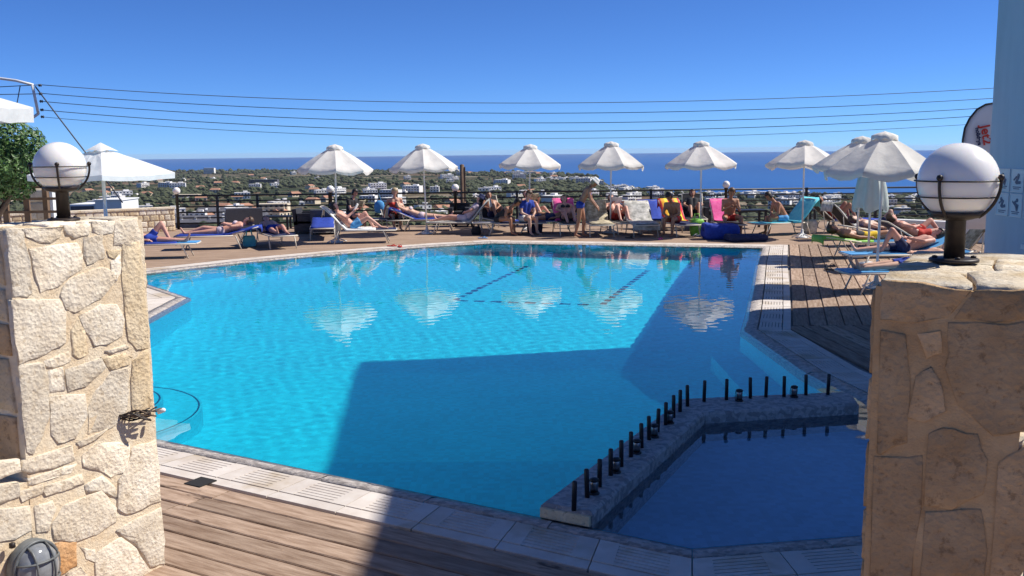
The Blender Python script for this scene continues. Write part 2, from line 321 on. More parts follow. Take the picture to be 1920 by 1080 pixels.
# ------------------------------------------------------------------ the pool
POOL = [(-5.0, 8.64), (-4.95, 12.95), (-5.05, 14.9), (-6.35, 16.6), (-6.95, 18.05), (-5.58, 19.7), (-3.78, 21.3), (-2.0, 22.6), (-.5, 23.35),
        (5.6, 21.5), (4.73, 18.5), (3.88, 15.4), (3.18, 12.9), (2.8, 11.6), (2.87, 9.3), (3.0, 8.4), (3.2, 5.5), (1.0, 5.16)]
def offset(poly, d):                      # outward (the outline runs clockwise)
    n = len(poly); out = []
    for i in range(n):
        p0, p1, p2 = Vector(poly[i - 1]), Vector(poly[i]), Vector(poly[(i + 1) % n])
        a = (p1 - p0).normalized(); b = (p2 - p1).normalized()
        na = Vector((-a.y, a.x)); nb = Vector((-b.y, b.x)); m = (na + nb).normalized()
        out.append(tuple(p1 + m * d / max(.35, m.dot(na))))
    return out
def inside(p, poly):
    c = False; n = len(poly); x, y = p
    for i in range(n):
        x1, y1 = poly[i]; x2, y2 = poly[(i + 1) % n]
        if (y1 > y) != (y2 > y) and x < (x2 - x1) * (y - y1) / (y2 - y1) + x1: c = not c
    return c
E1, E2 = offset(POOL, .2), offset(POOL, .6)
def sheet(name, loops, z, m):
    pts = [[Vector((x, y, z)) for x, y in lp] for lp in loops]
    flat = [q for lp in pts for q in lp]
    tris = tessellate_polygon(pts)
    mb = MB(); fs = []
    for t in tris:
        a, b, c = (flat[i] for i in t)
        fs.append(t if (b - a).cross(c - a).z > 0 else (t[0], t[2], t[1]))
    mb.add(flat, fs); return mb.build(name, m)
HX = 14.5
terrace = struct(sheet('terrace_ground', [[(-HX, -8), (HX, -8), (HX, 29.1), (-HX, 29.1)], E2], -.03, M['screed']))
mb = MB(); mb.add([(-HX, 29.1, -.03), (HX, 29.1, -.03), (HX, 29.1, -9), (-HX, 29.1, -9)], [(0, 1, 2, 3)]); mb.add([(-HX, -8, -.03), (-HX, 29.1, -.03), (-HX, 29.1, -9), (-HX, -8, -9)], [(0, 1, 2, 3)]); mb.add([(HX, 29.1, -.03), (HX, -8, -.03), (HX, -8, -9), (HX, 29.1, -9)], [(0, 1, 2, 3)])
struct(mb.build('terrace_retaining_wall', M['paving']))
# pool shell
def zf(y): return -1.3 - .6 * min(1, max(0, (y - 8) / 3.6))
mb = MB()
for ya, yb in ((3.2, 8), (8, 11.6), (11.6, 24)): mb.add([(-7.6, ya, zf(ya)), (6.4, ya, zf(ya)), (6.4, yb, zf(yb)), (-7.6, yb, zf(yb))], [(0, 1, 2, 3)])
fl = mb.build('pool_floor', M['pool']); struct(fl); fl.cycles.is_caustics_receiver = True
mb = MB(); n = len(POOL)
for i in range(n):
    a, b = POOL[i], POOL[(i + 1) % n]
    mb.add([(*a, -.05), (*b, -.05), (*b, -1.92), (*a, -1.92)], [(3, 2, 1, 0)])
pw = mb.build('pool_wall', M['pool']); struct(pw); pw.cycles.is_caustics_receiver = True
# submerged bench by the low right side, round entry steps near left, floor lines
mb = MB(); mb.prism([(2.42, 8.35), (2.99, 8.35), (2.84, 11.58), (2.40, 11.4)], -1.95, -1.15); o = mb.build('pool_bench', M['pool']); struct(o); o.cycles.is_caustics_receiver = True
steps = sempty('pool_steps')
for k, (R_, z0, z1) in enumerate([(1.08, -1.7, -.85), (.72, -.85, -.5)]):
    pts = [(-4.1 + R_ * math.cos(rad(a)), 8.9 + R_ * math.sin(rad(a))) for a in range(-80, 181, 8)]
    pts = [q for q in pts if inside(q, POOL)]; pts = [(-4.97, 8.75)] + pts
    st = MB().prism(pts, z0, z1).build('step', M['pool'], steps); st.cycles.is_caustics_receiver = True
    arc = [(-4.1 + (R_ - .03) * math.cos(rad(a)), 8.9 + (R_ - .03) * math.sin(rad(a)), z1 + .004) for a in range(-80, 181, 4)]
    arc = [q for q in arc if inside(q[:2], POOL)]
    ln = MB().tube(arc, .008, 6).build('step_nosing', M['nosing'], steps)
floorlines = sempty('pool_floor_line')
def dashes(a, b, gap=.3):
    a, b = Vector(a), Vector(b); L_ = (b - a).length; k = int(L_ / gap); d = (b - a).normalized(); R_ = Matrix.Rotation(math.atan2(d.y, d.x), 3, 'Z')
    for i in range(k):
        q = a + d * (i + .5) * gap; MB().box((q.x, q.y, -1.893), (gap * .62, .1, .012), R_).build('line_tile', M['poolline'], floorlines)
dashes((-1.0, 16.4), (.4, 20.9)); dashes((-1.0, 16.4), (1.4, 15.8)); dashes((1.5, 15.8), (2.9, 20.0))

# rough stone edge strip and tile strip round the pool
coping = sempty('pool_coping')
def bil(i, s_, t_, A, B):
    j = (i + 1) % len(A); a0, a1, b0, b1 = Vector(A[i]), Vector(A[j]), Vector(B[i]), Vector(B[j])
    return (a0.lerp(a1, s_)).lerp(b0.lerp(b1, s_), t_)
def pbox(mb, i, s0, s1, t0, t1, z0, z1, A, B, mi=0):
    q = [bil(i, s_, t_, A, B) for s_, t_ in ((s0, t0), (s1, t0), (s1, t1), (s0, t1))]
    vs = [(c.x, c.y, z0) for c in q] + [(c.x, c.y, z1) for c in q]
    mb.add(vs, [(0, 1, 2, 3), (7, 6, 5, 4), (0, 4, 5, 1), (1, 5, 6, 2), (2, 6, 7, 3), (3, 7, 4, 0)], mi)
SLOT = {9, 10, 11, 12, 13, 14, 15, 16, 17}
for i in range(len(POOL)):
    j = (i + 1) % len(POOL); L_ = (Vector(E1[i]) - Vector(E1[j])).length
    k = max(1, round(L_ / .9))
    for q in range(k):                    # edge stones, sloping down into the water
        s0, s1 = q / k + .0025 / L_, (q + 1) / k - .0025 / L_; mb = MB()
        P = lambda s_, t_: bil(i, s_, t_, POOL, E1)
        prof = [(-.06, -.3), (-.02, -.06), (.12, -.034), (.42, -.010), (.985, .0), (.985, -.2)]
        vs = []; m_ = 8
        for u in range(m_ + 1):
            for t_, z in prof:
                c = P(s0 + (s1 - s0) * u / m_, t_ + (rnd.uniform(-.03, .03) if 0 < t_ < .9 else 0)); vs.append((c.x, c.y, z + (rnd.uniform(-.003, .003) if t_ > 0 and z > -.1 else 0)))
        w_ = len(prof)
        mb.add(vs, [(u * w_ + a, u * w_ + a + 1, (u + 1) * w_ + a + 1, (u + 1) * w_ + a) for u in range(m_) for a in range(w_ - 1)], 0, True)
        o = mb.build('edge_stone', M['pebble'], coping); o.cycles.is_caustics_receiver = True
    L_ = (Vector(E2[i]) - Vector(E2[j])).length; k = max(1, round(L_ / .56))
    for q in range(k):
        s0, s1 = q / k + .004 / L_, (q + 1) / k - .004 / L_; mb = MB(); zz = .002 + rnd.uniform(-.0015, .0015)
        if i in SLOT:
            a, b = s0 + (s1 - s0) * .22, s0 + (s1 - s0) * .78
            pbox(mb, i, s0, a, .03, .72, -.05, zz, E1, E2); pbox(mb, i, b, s1, .03, .72, -.05, zz, E1, E2)
            for g in range(7):
                t0 = .03 + .69 * g / 7; pbox(mb, i, a, b, t0 + .006, t0 + .69 / 7 - .014, -.05, zz - .0015, E1, E2)
            pbox(mb, i, a, b, .03, .72, -.03, -.012, E1, E2, 1)
            pbox(mb, i, s0, s1, .74, .985, -.05, zz - .003, E1, E2)
        else:
            pbox(mb, i, s0, s1, .03, .48, -.05, zz, E1, E2); pbox(mb, i, s0, s1, .5, .985, -.05, zz - .002, E1, E2)
        mb.build('tile', [M['tile'], M['slot']], coping)
g_ = at(376, 905); MB().box((g_.x, g_.y, .004), (.15, .15, .008), Matrix.Rotation(rad(-30), 3, 'Z')).build('drain_cover', M['dark'], coping)

# paving on the left, far deck
lp = [E2[0], E2[1], E2[2], E2[3], E2[4], (-HX, 19.6), (-HX, 8.0), (-6.2, 8.0)]
struct(sheet('terrace_paving', [lp], -.002, M['paving']))
fd = [E2[4], E2[5], E2[6], E2[7], E2[8], E2[9], (12.0, E2[9][1] - .2), (HX, E2[9][1] - .2), (HX, 29.05), (-HX, 29.05), (-HX, 19.6)]
struct(sheet('far_deck', [fd], .0, M['fardeck']))

# timber decks
U = Vector((.866, -.5, 0)); V = Vector((.5, .866, 0))
def plank(par, a, b, wd, th=.035, z=.0):
    a, b = Vector(a), Vector(b); L_ = (b - a).length; ang = math.atan2(b.y - a.y, b.x - a.x); c = (a + b) / 2
    mb = MB(); n_ = max(2, int(L_ / .8)); hw = wd / 2; bv = .006
    sec = [(-hw, -th), (-hw, -bv), (-hw + bv, 0), (hw - bv, 0), (hw, -bv), (hw, -th)]
    vs = [(x_, y_, z_) for x_ in (-L_ / 2, L_ / 2) for y_, z_ in sec]; k = len(sec)
    mb.add(vs, [(q, q + 1, q + 1 + k, q + k) for q in range(k - 1)] + [tuple(range(k)), tuple(range(2 * k - 1, k - 1, -1))])
    me = mb.mesh('plank', M['plank']); me.flip_normals()
    o = link('plank', me, par, (c.x, c.y, z + rnd.uniform(-.002, .003)), (rnd.uniform(-.006, .006), 0, ang + rnd.uniform(-.0015, .0015)))
    o['label'] = None; del o['label']; return o
N0 = Vector((.19, 5.63, 0))
deck = sempty('near_timber_deck')
for k in range(26):
    off = .625 + .083 + k * .168; base = N0 - V * off
    cuts = [-6.2, -2.35 + .02 * k + (.0 if k % 2 == 0 else .35), 1.0 + rnd.uniform(-.4, .4), 4.2]
    if k < 4: cuts[1] = -2.02 - .05 * k
    for a, b in zip(cuts[:-1], cuts[1:]): plank(deck, base + U * (a + .004), base + U * (b - .004), .156)
deck2 = sempty('side_timber_deck')
D1 = (Vector((5.6, 21.5, 0)) - Vector((2.8, 11.6, 0))).normalized(); NR = Vector((D1.y, -D1.x, 0))
for k in range(24):                       # upper part, along the slanting edge
    q = Vector((2.8, 11.6, 0)) + NR * (.625 + .1 + k * .21)
    a = q + D1 * ((11.78 - q.y) / D1.y); b = q + D1 * ((22.05 - .22 * (k * .21) * .3 - q.y) / D1.y)
    m_ = a.lerp(b, rnd.uniform(.35, .65)); plank(deck2, a, m_ - D1 * .004, .196); plank(deck2, m_ + D1 * .004, b, .196)
D2 = Vector((-.066, 1, 0)).normalized(); NR2 = Vector((D2.y, -D2.x, 0))
for k in range(17):
    q = Vector((2.87, 10.3, 0)) + NR2 * (.63 + .1 + k * .21)
    a = q + D2 * ((4.0 - q.y) / D2.y); b = q + D2 * ((11.765 - q.y) / D2.y); m_ = a.lerp(b, rnd.uniform(.4, .7)); plank(deck2, a, m_ - D2 * .004, .196); plank(deck2, m_ + D2 * .004, b, .196)

# low dividing wall with pegs
DIV = [(.16, 5.62), (.46, 5.45), (1.56, 7.60), (2.90, 7.83), (2.97, 8.24), (1.45, 8.06)]
SM = [(.40, 5.5), (1.0, 5.15), (3.21, 5.49), (2.98, 8.0), (1.5, 7.75)]
o = MB().prism(SM, -1.3, -.5).build('small_pool_floor', M['pool2']); struct(o); o.cycles.is_caustics_receiver = True
dv = thing('divider_wall', 'low pebble-faced wall dividing the small shaded pool from the large one', 'low wall', (1.4, 7.6, 0))
mb = MB(); ins = offset(DIV[::-1], -.018)[::-1]; c0 = Vector((1.4, 7.6, 0))
nD = len(DIV); vs = [(x - c0.x, y - c0.y, z) for ring, z in ((DIV, -1.5), (DIV, .052), (ins, .07)) for x, y in ring]
mb.add(vs, [(r_ * nD + i, r_ * nD + (i + 1) % nD, (r_ + 1) * nD + (i + 1) % nD, (r_ + 1) * nD + i) for r_ in range(2) for i in range(nD)] + [tuple(range(2 * nD, 3 * nD))])
mb.build('wall_body', M['pebble_d'], dv)
for a, b in [(DIV[0], DIV[1])]:
    m_ = (Vector(a) + Vector(b)) / 2 - c0.to_2d(); MB().box((m_.x - .007, m_.y - .012, .018), (.33, .02, .062), Matrix.Rotation(math.atan2(b[1] - a[1], b[0] - a[0]), 3, 'Z')).build('end_stone', M['stone_y'], dv)
pegs = [(1076, 957), (1101, 933), (1124, 913), (1145, 892), (1165, 875), (1183, 857), (1203, 840), (1217, 825), (1233, 810), (1248, 797), (1263, 783), (1275, 772), (1289, 762), (1320, 753), (1362, 750), (1407, 747), (1436, 745), (1470, 744), (1511, 741), (1552, 740)]
pm = MB().lathe([(.0155, 0), (.0155, .178), (.012, .184), (0, .185)], 10).mesh('peg', M['blackpaint'])
for i, (x, y) in enumerate(pegs):
    o = link('peg', pm, None, at(x, y, .068)); o.rotation_euler = (rnd.uniform(-.03, .03), rnd.uniform(-.03, .03), 0)
    tag(o, 'black upright peg on the divider wall, %s from its free end' % ORD[i], 'peg', 'pegs along the divider wall')
jars = [(1114, 926), (1155, 886), (1194, 850), (1227, 820), (1256, 794), (1386, 752), (1489, 745)]
jm = MB().lathe([(.026, .014), (.027, .075), (.024, .085)], 14).mesh('glass', M['steel']); jb = MB().lathe([(.034, 0), (.034, .01), (.028, .014)], 14).mesh('base', M['blackpaint']); jc = MB().lathe([(.027, .083), (.03, .088), (.03, .098), (.012, .106), (0, .106)], 14).mesh('cap', M['blackpaint'])
for i, (x, y) in enumerate(jars):
    t = thing('spot_lamp', 'small steel cylinder lamp on the divider wall, %s from its free end' % ORD[i], 'lamp', at(x, y, .069), 0, 'small lamps between the pegs')
    link('base', jb, t); link('body', jm, t); link('cap', jc, t)
    mb = MB().tube([(-.034, 0, .01), (-.036, 0, .06), (-.028, 0, .095)], .003, 5); mb.build('bracket', M['blackpaint'], t)

# water
WP = offset(POOL, .165); wv = []
for k in range(30):
    th = rnd.uniform(0, 6.283); lam = rnd.uniform(.15, .27) if k < 22 else rnd.uniform(.5, 1.3); sl = .0022 if lam < .5 else .0006
    wv.append((math.cos(th) * 6.283 / lam, math.sin(th) * 6.283 / lam, rnd.uniform(0, 6.283), sl * lam / 6.283))
import numpy as np
cs = .037; xs = np.arange(-7.3, 6.1, cs); ys = np.arange(3.4, 23.8, cs); X, Y = np.meshgrid(xs, ys); Z = np.zeros_like(X)
for kx, ky, ph, am in wv: Z += am * np.sin(kx * X + ky * Y + ph)
calm = np.clip((X * .5 + Y * .866 - 4.9) / 2.0, .2, 1); Z = Z * calm - .024
CX, CY = X[:-1, :-1] + cs / 2, Y[:-1, :-1] + cs / 2; ok = np.zeros(CX.shape, bool)
for i in range(len(WP)):
    x1, y1 = WP[i]; x2, y2 = WP[(i + 1) % len(WP)]
    if y1 == y2: continue
    ok ^= ((y1 > CY) != (y2 > CY)) & (CX < (x2 - x1) * (CY - y1) / (y2 - y1) + x1)
idx = np.arange(X.size).reshape(X.shape); fa = np.stack([idx[:-1, :-1][ok], idx[:-1, 1:][ok], idx[1:, 1:][ok], idx[1:, :-1][ok]], 1)
used, inv = np.unique(fa, return_inverse=True); VV = np.stack([X.ravel(), Y.ravel(), Z.ravel()], 1)[used]
me = bpy.data.meshes.new('pool_water'); me.from_pydata(VV.tolist(), [], inv.reshape(fa.shape).tolist()); me.materials.append(M['water']); me.polygons.foreach_set('use_smooth', [True] * len(me.polygons))
wo = link('pool_water', me); struct(wo); wo.cycles.is_caustics_caster = True

# ------------------------------------------------------------------ plain, sea
def lerp_tab(t, x):
    for (a, va), (b, vb) in zip(t[:-1], t[1:]):
        if x <= b: return va + (vb - va) * (x - a) / (b - a)
    return t[-1][1]
PROF = [(-1, -6), (34, -6), (60, -11), (150, -22), (300, -33), (500, -41), (700, -48), (1000, -54), (1600, -60), (2500, -65), (4000, -69), (99999, -72)]
COAST = [(-99999, 4800), (300, 4900), (560, 4700), (700, 4450), (930, 3650), (1040, 3200), (1125, 2850), (1135, 2100), (1160, 1950), (1260, 1760), (1500, 1640), (1900, 1560), (4000, 1200), (99999, 1200)]
SEA = -75
def zt(x, y):
    r_ = math.hypot(x, y)
    if y <= 5: return lerp_tab(PROF, r_) * (.1 if y < -60 else .5)
    c = lerp_tab(COAST, 960 + 1800 * x / y); c += 60 * math.sin(x * .013) + 40 * math.sin(x * .031 + 1)
    p0 = lerp_tab(PROF, r_)
    if r_ < c: return p0 + (SEA + .6 - lerp_tab(PROF, c)) * (r_ / c) ** 3 + 1.2 * math.sin(x * .017 + y * .006) * min(1, r_ / 300) * (1 - (r_ / c) ** 4)
    return max(SEA - 8, SEA - (r_ - c) * .03)
mb = MB(); rs = [4 * 1.0425 ** i for i in range(176)]; na = 240; vs = [(0, 0, zt(.1, .1))]
angs = [math.pi / 2 + math.copysign(abs(2 * i / na - 1) ** 1.9, 2 * i / na - 1) * math.pi for i in range(na)]
for r_ in rs:
    for a in angs: x, y = r_ * math.cos(a), r_ * math.sin(a); vs.append((x, y, zt(x, y)))
fs = [(0, 1 + j, 1 + (j + 1) % na) for j in range(na)] + [(1 + i * na + j, 1 + (i + 1) * na + j, 1 + (i + 1) * na + (j + 1) % na, 1 + i * na + (j + 1) % na) for i in range(len(rs) - 1) for j in range(na)]
mb.add(vs, fs, 0, True); struct(mb.build('ground', M['terrain']))
mb = MB(); vs = [(0, 0, SEA)] + [(q * math.cos(2 * math.pi * j / 128), q * math.sin(2 * math.pi * j / 128), SEA) for q in (800, 3000, 8000, 19300) for j in range(128)]
mb.add(vs, [(0, 1 + j, 1 + (j + 1) % 128) for j in range(128)] + [(1 + i * 128 + j, 1 + (i + 1) * 128 + j, 1 + (i + 1) * 128 + (j + 1) % 128, 1 + i * 128 + (j + 1) % 128) for i in range(3) for j in range(128)]); struct(mb.build('sea', M['sea']))

def on_land(px, r_):
    x = (px - 960) / 1800; y = r_ / math.hypot(x, 1); x *= y
    c = lerp_tab(COAST, px) - 120
    return Vector((x, y, zt(x, y))) if r_ < c else None
# olive groves: one far-off mass of crowns
ico = bmesh.new(); bmesh.ops.create_icosphere(ico, subdivisions=1, radius=1); iv = [v_.co.copy() for v_ in ico.verts]; ifc = [tuple(v_.index for v_ in f.verts) for f in ico.faces]; ico.free()
def clump(mb, c, r_, h, squash=1):
    vs = [(c[0] + q.x * r_ * rnd.uniform(.75, 1.2), c[1] + q.y * r_ * rnd.uniform(.75, 1.2), c[2] + h * .5 + q.z * h * .5 * rnd.uniform(.75, 1.15)) for q in iv]
    mb.add(vs, ifc, 0, False)
def grove(x, y): return math.sin(x * .011 + 1.3) + math.sin(y * .0047 + x * .004) + math.sin((x + y) * .0063 + 2)
mb = MB(); cnt = 0
while cnt < 11000:
    px = rnd.uniform(-260, 2180); r_ = 560 * (4850 / 560) ** (rnd.random() ** .85); q = on_land(px, r_)
    if q is None: continue
    g = grove(q.x, q.y)
    if rnd.random() > .06 + .4 * (g > -.3) + .5 * (g > .7): continue
    s_ = rnd.uniform(1.8, 4.2) * (1 + r_ / 3500); clump(mb, (q.x, q.y, q.z - .3), s_, s_ * rnd.uniform(1.0, 1.6)); cnt += 1
gv = mb.build('olive_grove_foliage', M['olive']); struct(gv, 'stuff'); gv['label'] = 'far-off dark green olive groves covering the plain'; gv['category'] = 'groves'

# houses on the plain
def house_mesh(name, wd, dp, h, floors, wallm, flat=True, tower=False):
    mb = MB(); mb.box((0, 0, h / 2 - 1), (wd, dp, h + 2))
    if flat: mb.box((0, 0, h + .15), (wd + .3, dp + .3, .3)); mb.box((wd * .2, 0, h + 1.1), (wd * .28, dp * .4, 1.8))
    else: mb.add([(-wd / 2 - .4, -dp / 2 - .4, h), (wd / 2 + .4, -dp / 2 - .4, h), (wd / 2 + .4, dp / 2 + .4, h), (-wd / 2 - .4, dp / 2 + .4, h), (-wd / 2 + 1, 0, h + 2.2), (wd / 2 - 1, 0, h + 2.2)], [(0, 1, 5, 4), (2, 3, 4, 5), (1, 2, 5), (3, 0, 4), (3, 2, 1, 0)], 2)
    fh = h / floors; k = max(2, int(wd / 3.2))
    for f in range(floors):
        for q in range(k):
            x = -wd / 2 + wd * (q + .5) / k; mb.box((x, -dp / 2 - .02, f * fh + fh * .55), (wd / k * .42, .16, fh * .45), mi=1)
        if floors > 1 and f: mb.box((0, -dp / 2 - .5, f * fh + .1), (wd * .8, 1.0, .2)); mb.box((0, -dp / 2 - .97, f * fh + .6), (wd * .8, .06, .9), mi=0)
    return mb.mesh(name, [wallm, M['glass'], M['roofred']])
HM = [house_mesh('town_house', 11, 9, 6.2, 2, M['house']), house_mesh('town_house', 16, 10, 6.5, 2, M['house']), house_mesh('town_house', 9, 8, 3.6, 1, M['house']), house_mesh('town_house', 22, 11, 9.0, 3, M['house']), house_mesh('town_house', 12, 9, 4.0, 1, M['cream'], False)]
def place_house(px, r_, me, label, group, sc=1):
    q = on_land(px, r_)
    if q is None: return None
    o = link('town_house', me, None, q, (0, 0, rnd.uniform(-.5, .5) + rnd.choice((0, 0, .8)))); o.scale = (sc,) * 3; return tag(o, label, 'house', group)
for i in range(125):                      # town by the shore on the right
    px = 1030 + 860 * rnd.random() ** 1.1; c = lerp_tab(COAST, px) - 150; r_ = c - abs(rnd.gauss(0, 1)) * 260
    if px < 1150: r_ = min(r_, 2300) - 200 * rnd.random()
    if r_ > 620: place_house(px, r_, HM[rnd.choice((0, 0, 1, 2, 3))], 'small white flat-roofed house in the town by the shore', 'white houses of the shore town', .95)
for i in range(175):                       # scattered over the groves
    px = rnd.uniform(-60, 1250); r_ = 680 * (4300 / 680) ** rnd.random()
    place_house(px, r_, HM[rnd.choice((0, 1, 2, 3, 4, 4))], 'small pale house scattered among the olive groves', 'pale houses among the groves', 1 + r_ / 6000)
def far_block(px, py_, r_, wd, dp, h, m, label, cat='building', floors=3, roof=None, rz=0):
    q = on_land(px, r_); t = thing('hotel_block', label, cat, q, rz)
    b = MB(); b.box((0, 0, h / 2 - 1), (wd, dp, h + 2)); b.build('wall', m, t)
    MB().box((0, 0, h + .2), (wd + .6, dp + .6, .4)).build('roof', roof or m, t)
    k = int(wd / 4); fh = h / floors; wmh = MB().box((0, 0, 0), (wd / k * .5, .2, fh * .5)).mesh('window', M['glass']); bmh = MB().box((0, 0, 0), (wd / k * .8, 1.3, .9)).mesh('balcony', m)
    for f in range(floors):
        for a in range(k):
            x = -wd / 2 + wd * (a + .5) / k; link('window', wmh, t, (x, -dp / 2 - .05, f * fh + fh * .6))
            if f and a % 2 == 0: link('balcony', bmh, t, (x, -dp / 2 - .65, f * fh + .4))
    return t
far_block(512, 0, 800, 20, 12, 11, M['cream'], 'cream three-storey hotel block left of the dark sofas', rz=.2)
far_block(530, 0, 900, 14, 12, 8, M['cream'], 'lower cream wing just behind the cream hotel block', floors=2)
far_block(355, 0, 1350, 34, 14, 7, M['cream'], 'long yellowish building above the first fence lamp', floors=2)
far_block(500, 0, 2100, 60, 16, 12, M['roofgrey'], 'long dark modern building out on the plain', floors=2)
far_block(985, 0, 2900, 110, 16, 10, M['white'], 'long white hotel near the shore under the third parasol', floors=2)
far_block(400, 0, 3900, 40, 20, 22, M['house'], 'pale block standing near the coast at far left', floors=4)
for k, (px, r_, wd, dp) in enumerate([(385, 700, 42, 26), (455, 760, 36, 22), (425, 860, 44, 20)]):
    q = on_land(px, r_); t = thing('dark_roofed_hall', 'dark grey roofed hall on the plain behind the left railing, %s' % ['front one', 'right one', 'rear one'][k], 'building', q, .12)
    MB().box((0, 0, 1.2), (wd, dp, 6)).build('wall', M['roofgrey'], t)
    b = MB(); b.add([(-wd / 2 - 1, -dp / 2 - 1, 4.2), (wd / 2 + 1, -dp / 2 - 1, 4.2), (wd / 2 + 1, dp / 2 + 1, 4.2), (-wd / 2 - 1, dp / 2 + 1, 4.2), (-wd / 2, 0, 8.2), (wd / 2, 0, 8.2)], [(0, 1, 5, 4), (2, 3, 4, 5), (1, 2, 5), (3, 0, 4), (3, 2, 1, 0)]); rf = b.build('roof', M['roofgrey'], t)
    for a in range(4): MB().box((-wd * .33 + wd * .22 * a, -dp * .27, 6.4), (1.6, 3.6, 1.0), Matrix.Rotation(.25, 3, 'X')).build('skylight', M['white'], t)

# ------------------------------------------------------------------ hotel building on the right
BX, BY0, BY1, BZ = 6.74, 4.6, 13.62, 8.1
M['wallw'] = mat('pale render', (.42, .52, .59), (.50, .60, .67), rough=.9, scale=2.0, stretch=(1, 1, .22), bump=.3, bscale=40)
hb = thing('hotel_building', 'tall pale rendered hotel wall rising at the right edge beside the side deck', 'building', (BX, BY1, 0))
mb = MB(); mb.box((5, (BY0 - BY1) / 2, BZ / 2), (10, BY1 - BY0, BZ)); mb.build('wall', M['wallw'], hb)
MB().box((5, (BY0 - BY1) / 2, BZ + .06), (10.06, BY1 - BY0 + .06, .12)).build('parapet_cap', M['white'], hb)
for k in range(3):
    for f in range(2):
        y = -1.9 - 2.6 * k; wn = MB().box((-.02, y, 1.6 + 3.2 * f), (.1, 1.1, 1.3)).build('window', M['glass'], hb)
        if f == 0 and k == 0: pass
        MB().box((-.05, y, .9 + 3.2 * f), (.2, 1.3, .06)).build('sill', M['white'], wn)
# sign plates with pictograms
M['plate'] = mat('pale blue sign plate', (.55, .68, .74), rough=.35); M['picto'] = mat('blue sign print', (.05, .12, .22), rough=.4)
for r_ in range(2):
    for c_ in range(4):
        y = 13.17 - .355 * c_; z = 1.73 - .33 * r_
        t = thing('sign_plate', 'pale pool rule sign with blue pictogram, %s row, %s from the wall corner' % (('upper', 'lower')[r_], ORD[c_]), 'sign', (BX - .006, y, z), 0, 'pool rule signs on the hotel wall')
        MB().box((0, 0, 0), (.012, .325, .305)).build('plate', M['plate'], t)
        b = MB(); fr = .006
        for yy, zz, sy, sz in ((0, .148, .325, .01), (0, -.148, .325, .01), (.158, 0, .01, .29), (-.158, 0, .01, .29)): b.box((-.008, yy, zz), (.006, sy, sz))
        b.build('border', M['white'], t)
        b = MB(); rot = Matrix.Rotation(rad(90), 3, 'Y')
        b.lathe([(.026, -.003), (.026, .003)], 14, (-.009, .03 * (-1) ** c_, .07), rot=rot)
        ang = [.5, -.6, .15, .9][c_] * (1 if r_ else -1); b.box((-.009, 0, .01), (.006, .045, .11), Matrix.Rotation(ang, 3, 'X')); b.box((-.009, -.04, -.025), (.006, .04, .09), Matrix.Rotation(ang + .9, 3, 'X')); b.box((-.009, .05, .03), (.006, .085, .022), Matrix.Rotation(-ang, 3, 'X'))
        b.build('pictogram', M['picto'], t)
        b = MB(); b.box((-.008, 0, -.085), (.005, .2, .012)); b.box((-.008, .01, -.108), (.005, .15, .012)); b.build('caption_lines', M['picto'], t)

# ------------------------------------------------------------------ stone pillars
def stone_from(poly3, nrm, m, par, pl, h=.022, name='stone', grow=1.0):
    """poly3: outline on the wall plane; rises h proud of it with a broken, rounded face"""
    c = sum(poly3, Vector()) / len(poly3); pts = []
    if grow != 1: poly3 = [c + (a - c) * grow for a in poly3]
    for i, a in enumerate(poly3):
        b = poly3[(i + 1) % len(poly3)]; pts.append(a)
        k = 2 if (b - a).length > .09 else 1
        for q in range(1, k + 1): pts.append(a.lerp(b, q / (k + 1)) + (c - a).normalized() * rnd.uniform(-.005, .007))
    n_ = len(pts); vs = []
    for sc_, hh in ((1.01, -.02), (1.0, h * .8), (.965, h), (.55, h + .001)):
        for p_ in pts: vs.append(c + (p_ - c) * sc_ + nrm * (hh + (rnd.uniform(-.003, .003) if hh > 0 else 0)) - pl)
    vs.append(c + nrm * (h + rnd.uniform(-.003, .004)) - pl)
    fs = [(r_ * n_ + i, r_ * n_ + (i + 1) % n_, (r_ + 1) * n_ + (i + 1) % n_, (r_ + 1) * n_ + i) for r_ in range(3) for i in range(n_)] + [(3 * n_ + i, 3 * n_ + (i + 1) % n_, 4 * n_) for i in range(n_)]
    mb = MB(); mb.add(vs, fs, 0, True); me = mb.mesh(name, m)
    if (sum((f.normal * f.area for f in me.polygons), Vector())).dot(nrm) < 0: me.flip_normals()
    return link(name, me, par)
def block_face(org, ax, width, z0, z1, nrm, mats, par, pl, rows, seed, h=.02):
    rg = random.Random(seed); z = z0; hs = [rg.uniform(.7, 1.3) for _ in range(rows)]; tot = sum(hs)
    for hh in hs:
        dz = hh / tot * (z1 - z0); x = 0
        while x < width - 1e-3:
            dx = min(width - x, dz * rg.uniform(.8, 2.0)); dx = width - x if width - x - dx < dz * .5 else dx
            j = lambda: rg.uniform(-.14, .14) * dz
            g = .045 * min(dz, .25)
            p4 = [(x + g, z + g), (x + dx * .5, z + g + abs(j()) * .5), (x + dx - g, z + g), (x + dx - g - abs(j()) * .6, z + dz * .5), (x + dx - g - abs(j()), z + dz - g), (x + dx * .5, z + dz - g), (x + g + abs(j()), z + dz - g - abs(j()) * .5), (x + g, z + dz * .5)]
            stone_from([org + ax * a + Vector((0, 0, b)) for a, b in p4], nrm, rg.choice(mats), par, pl, h)
            x += dx
        z += dz
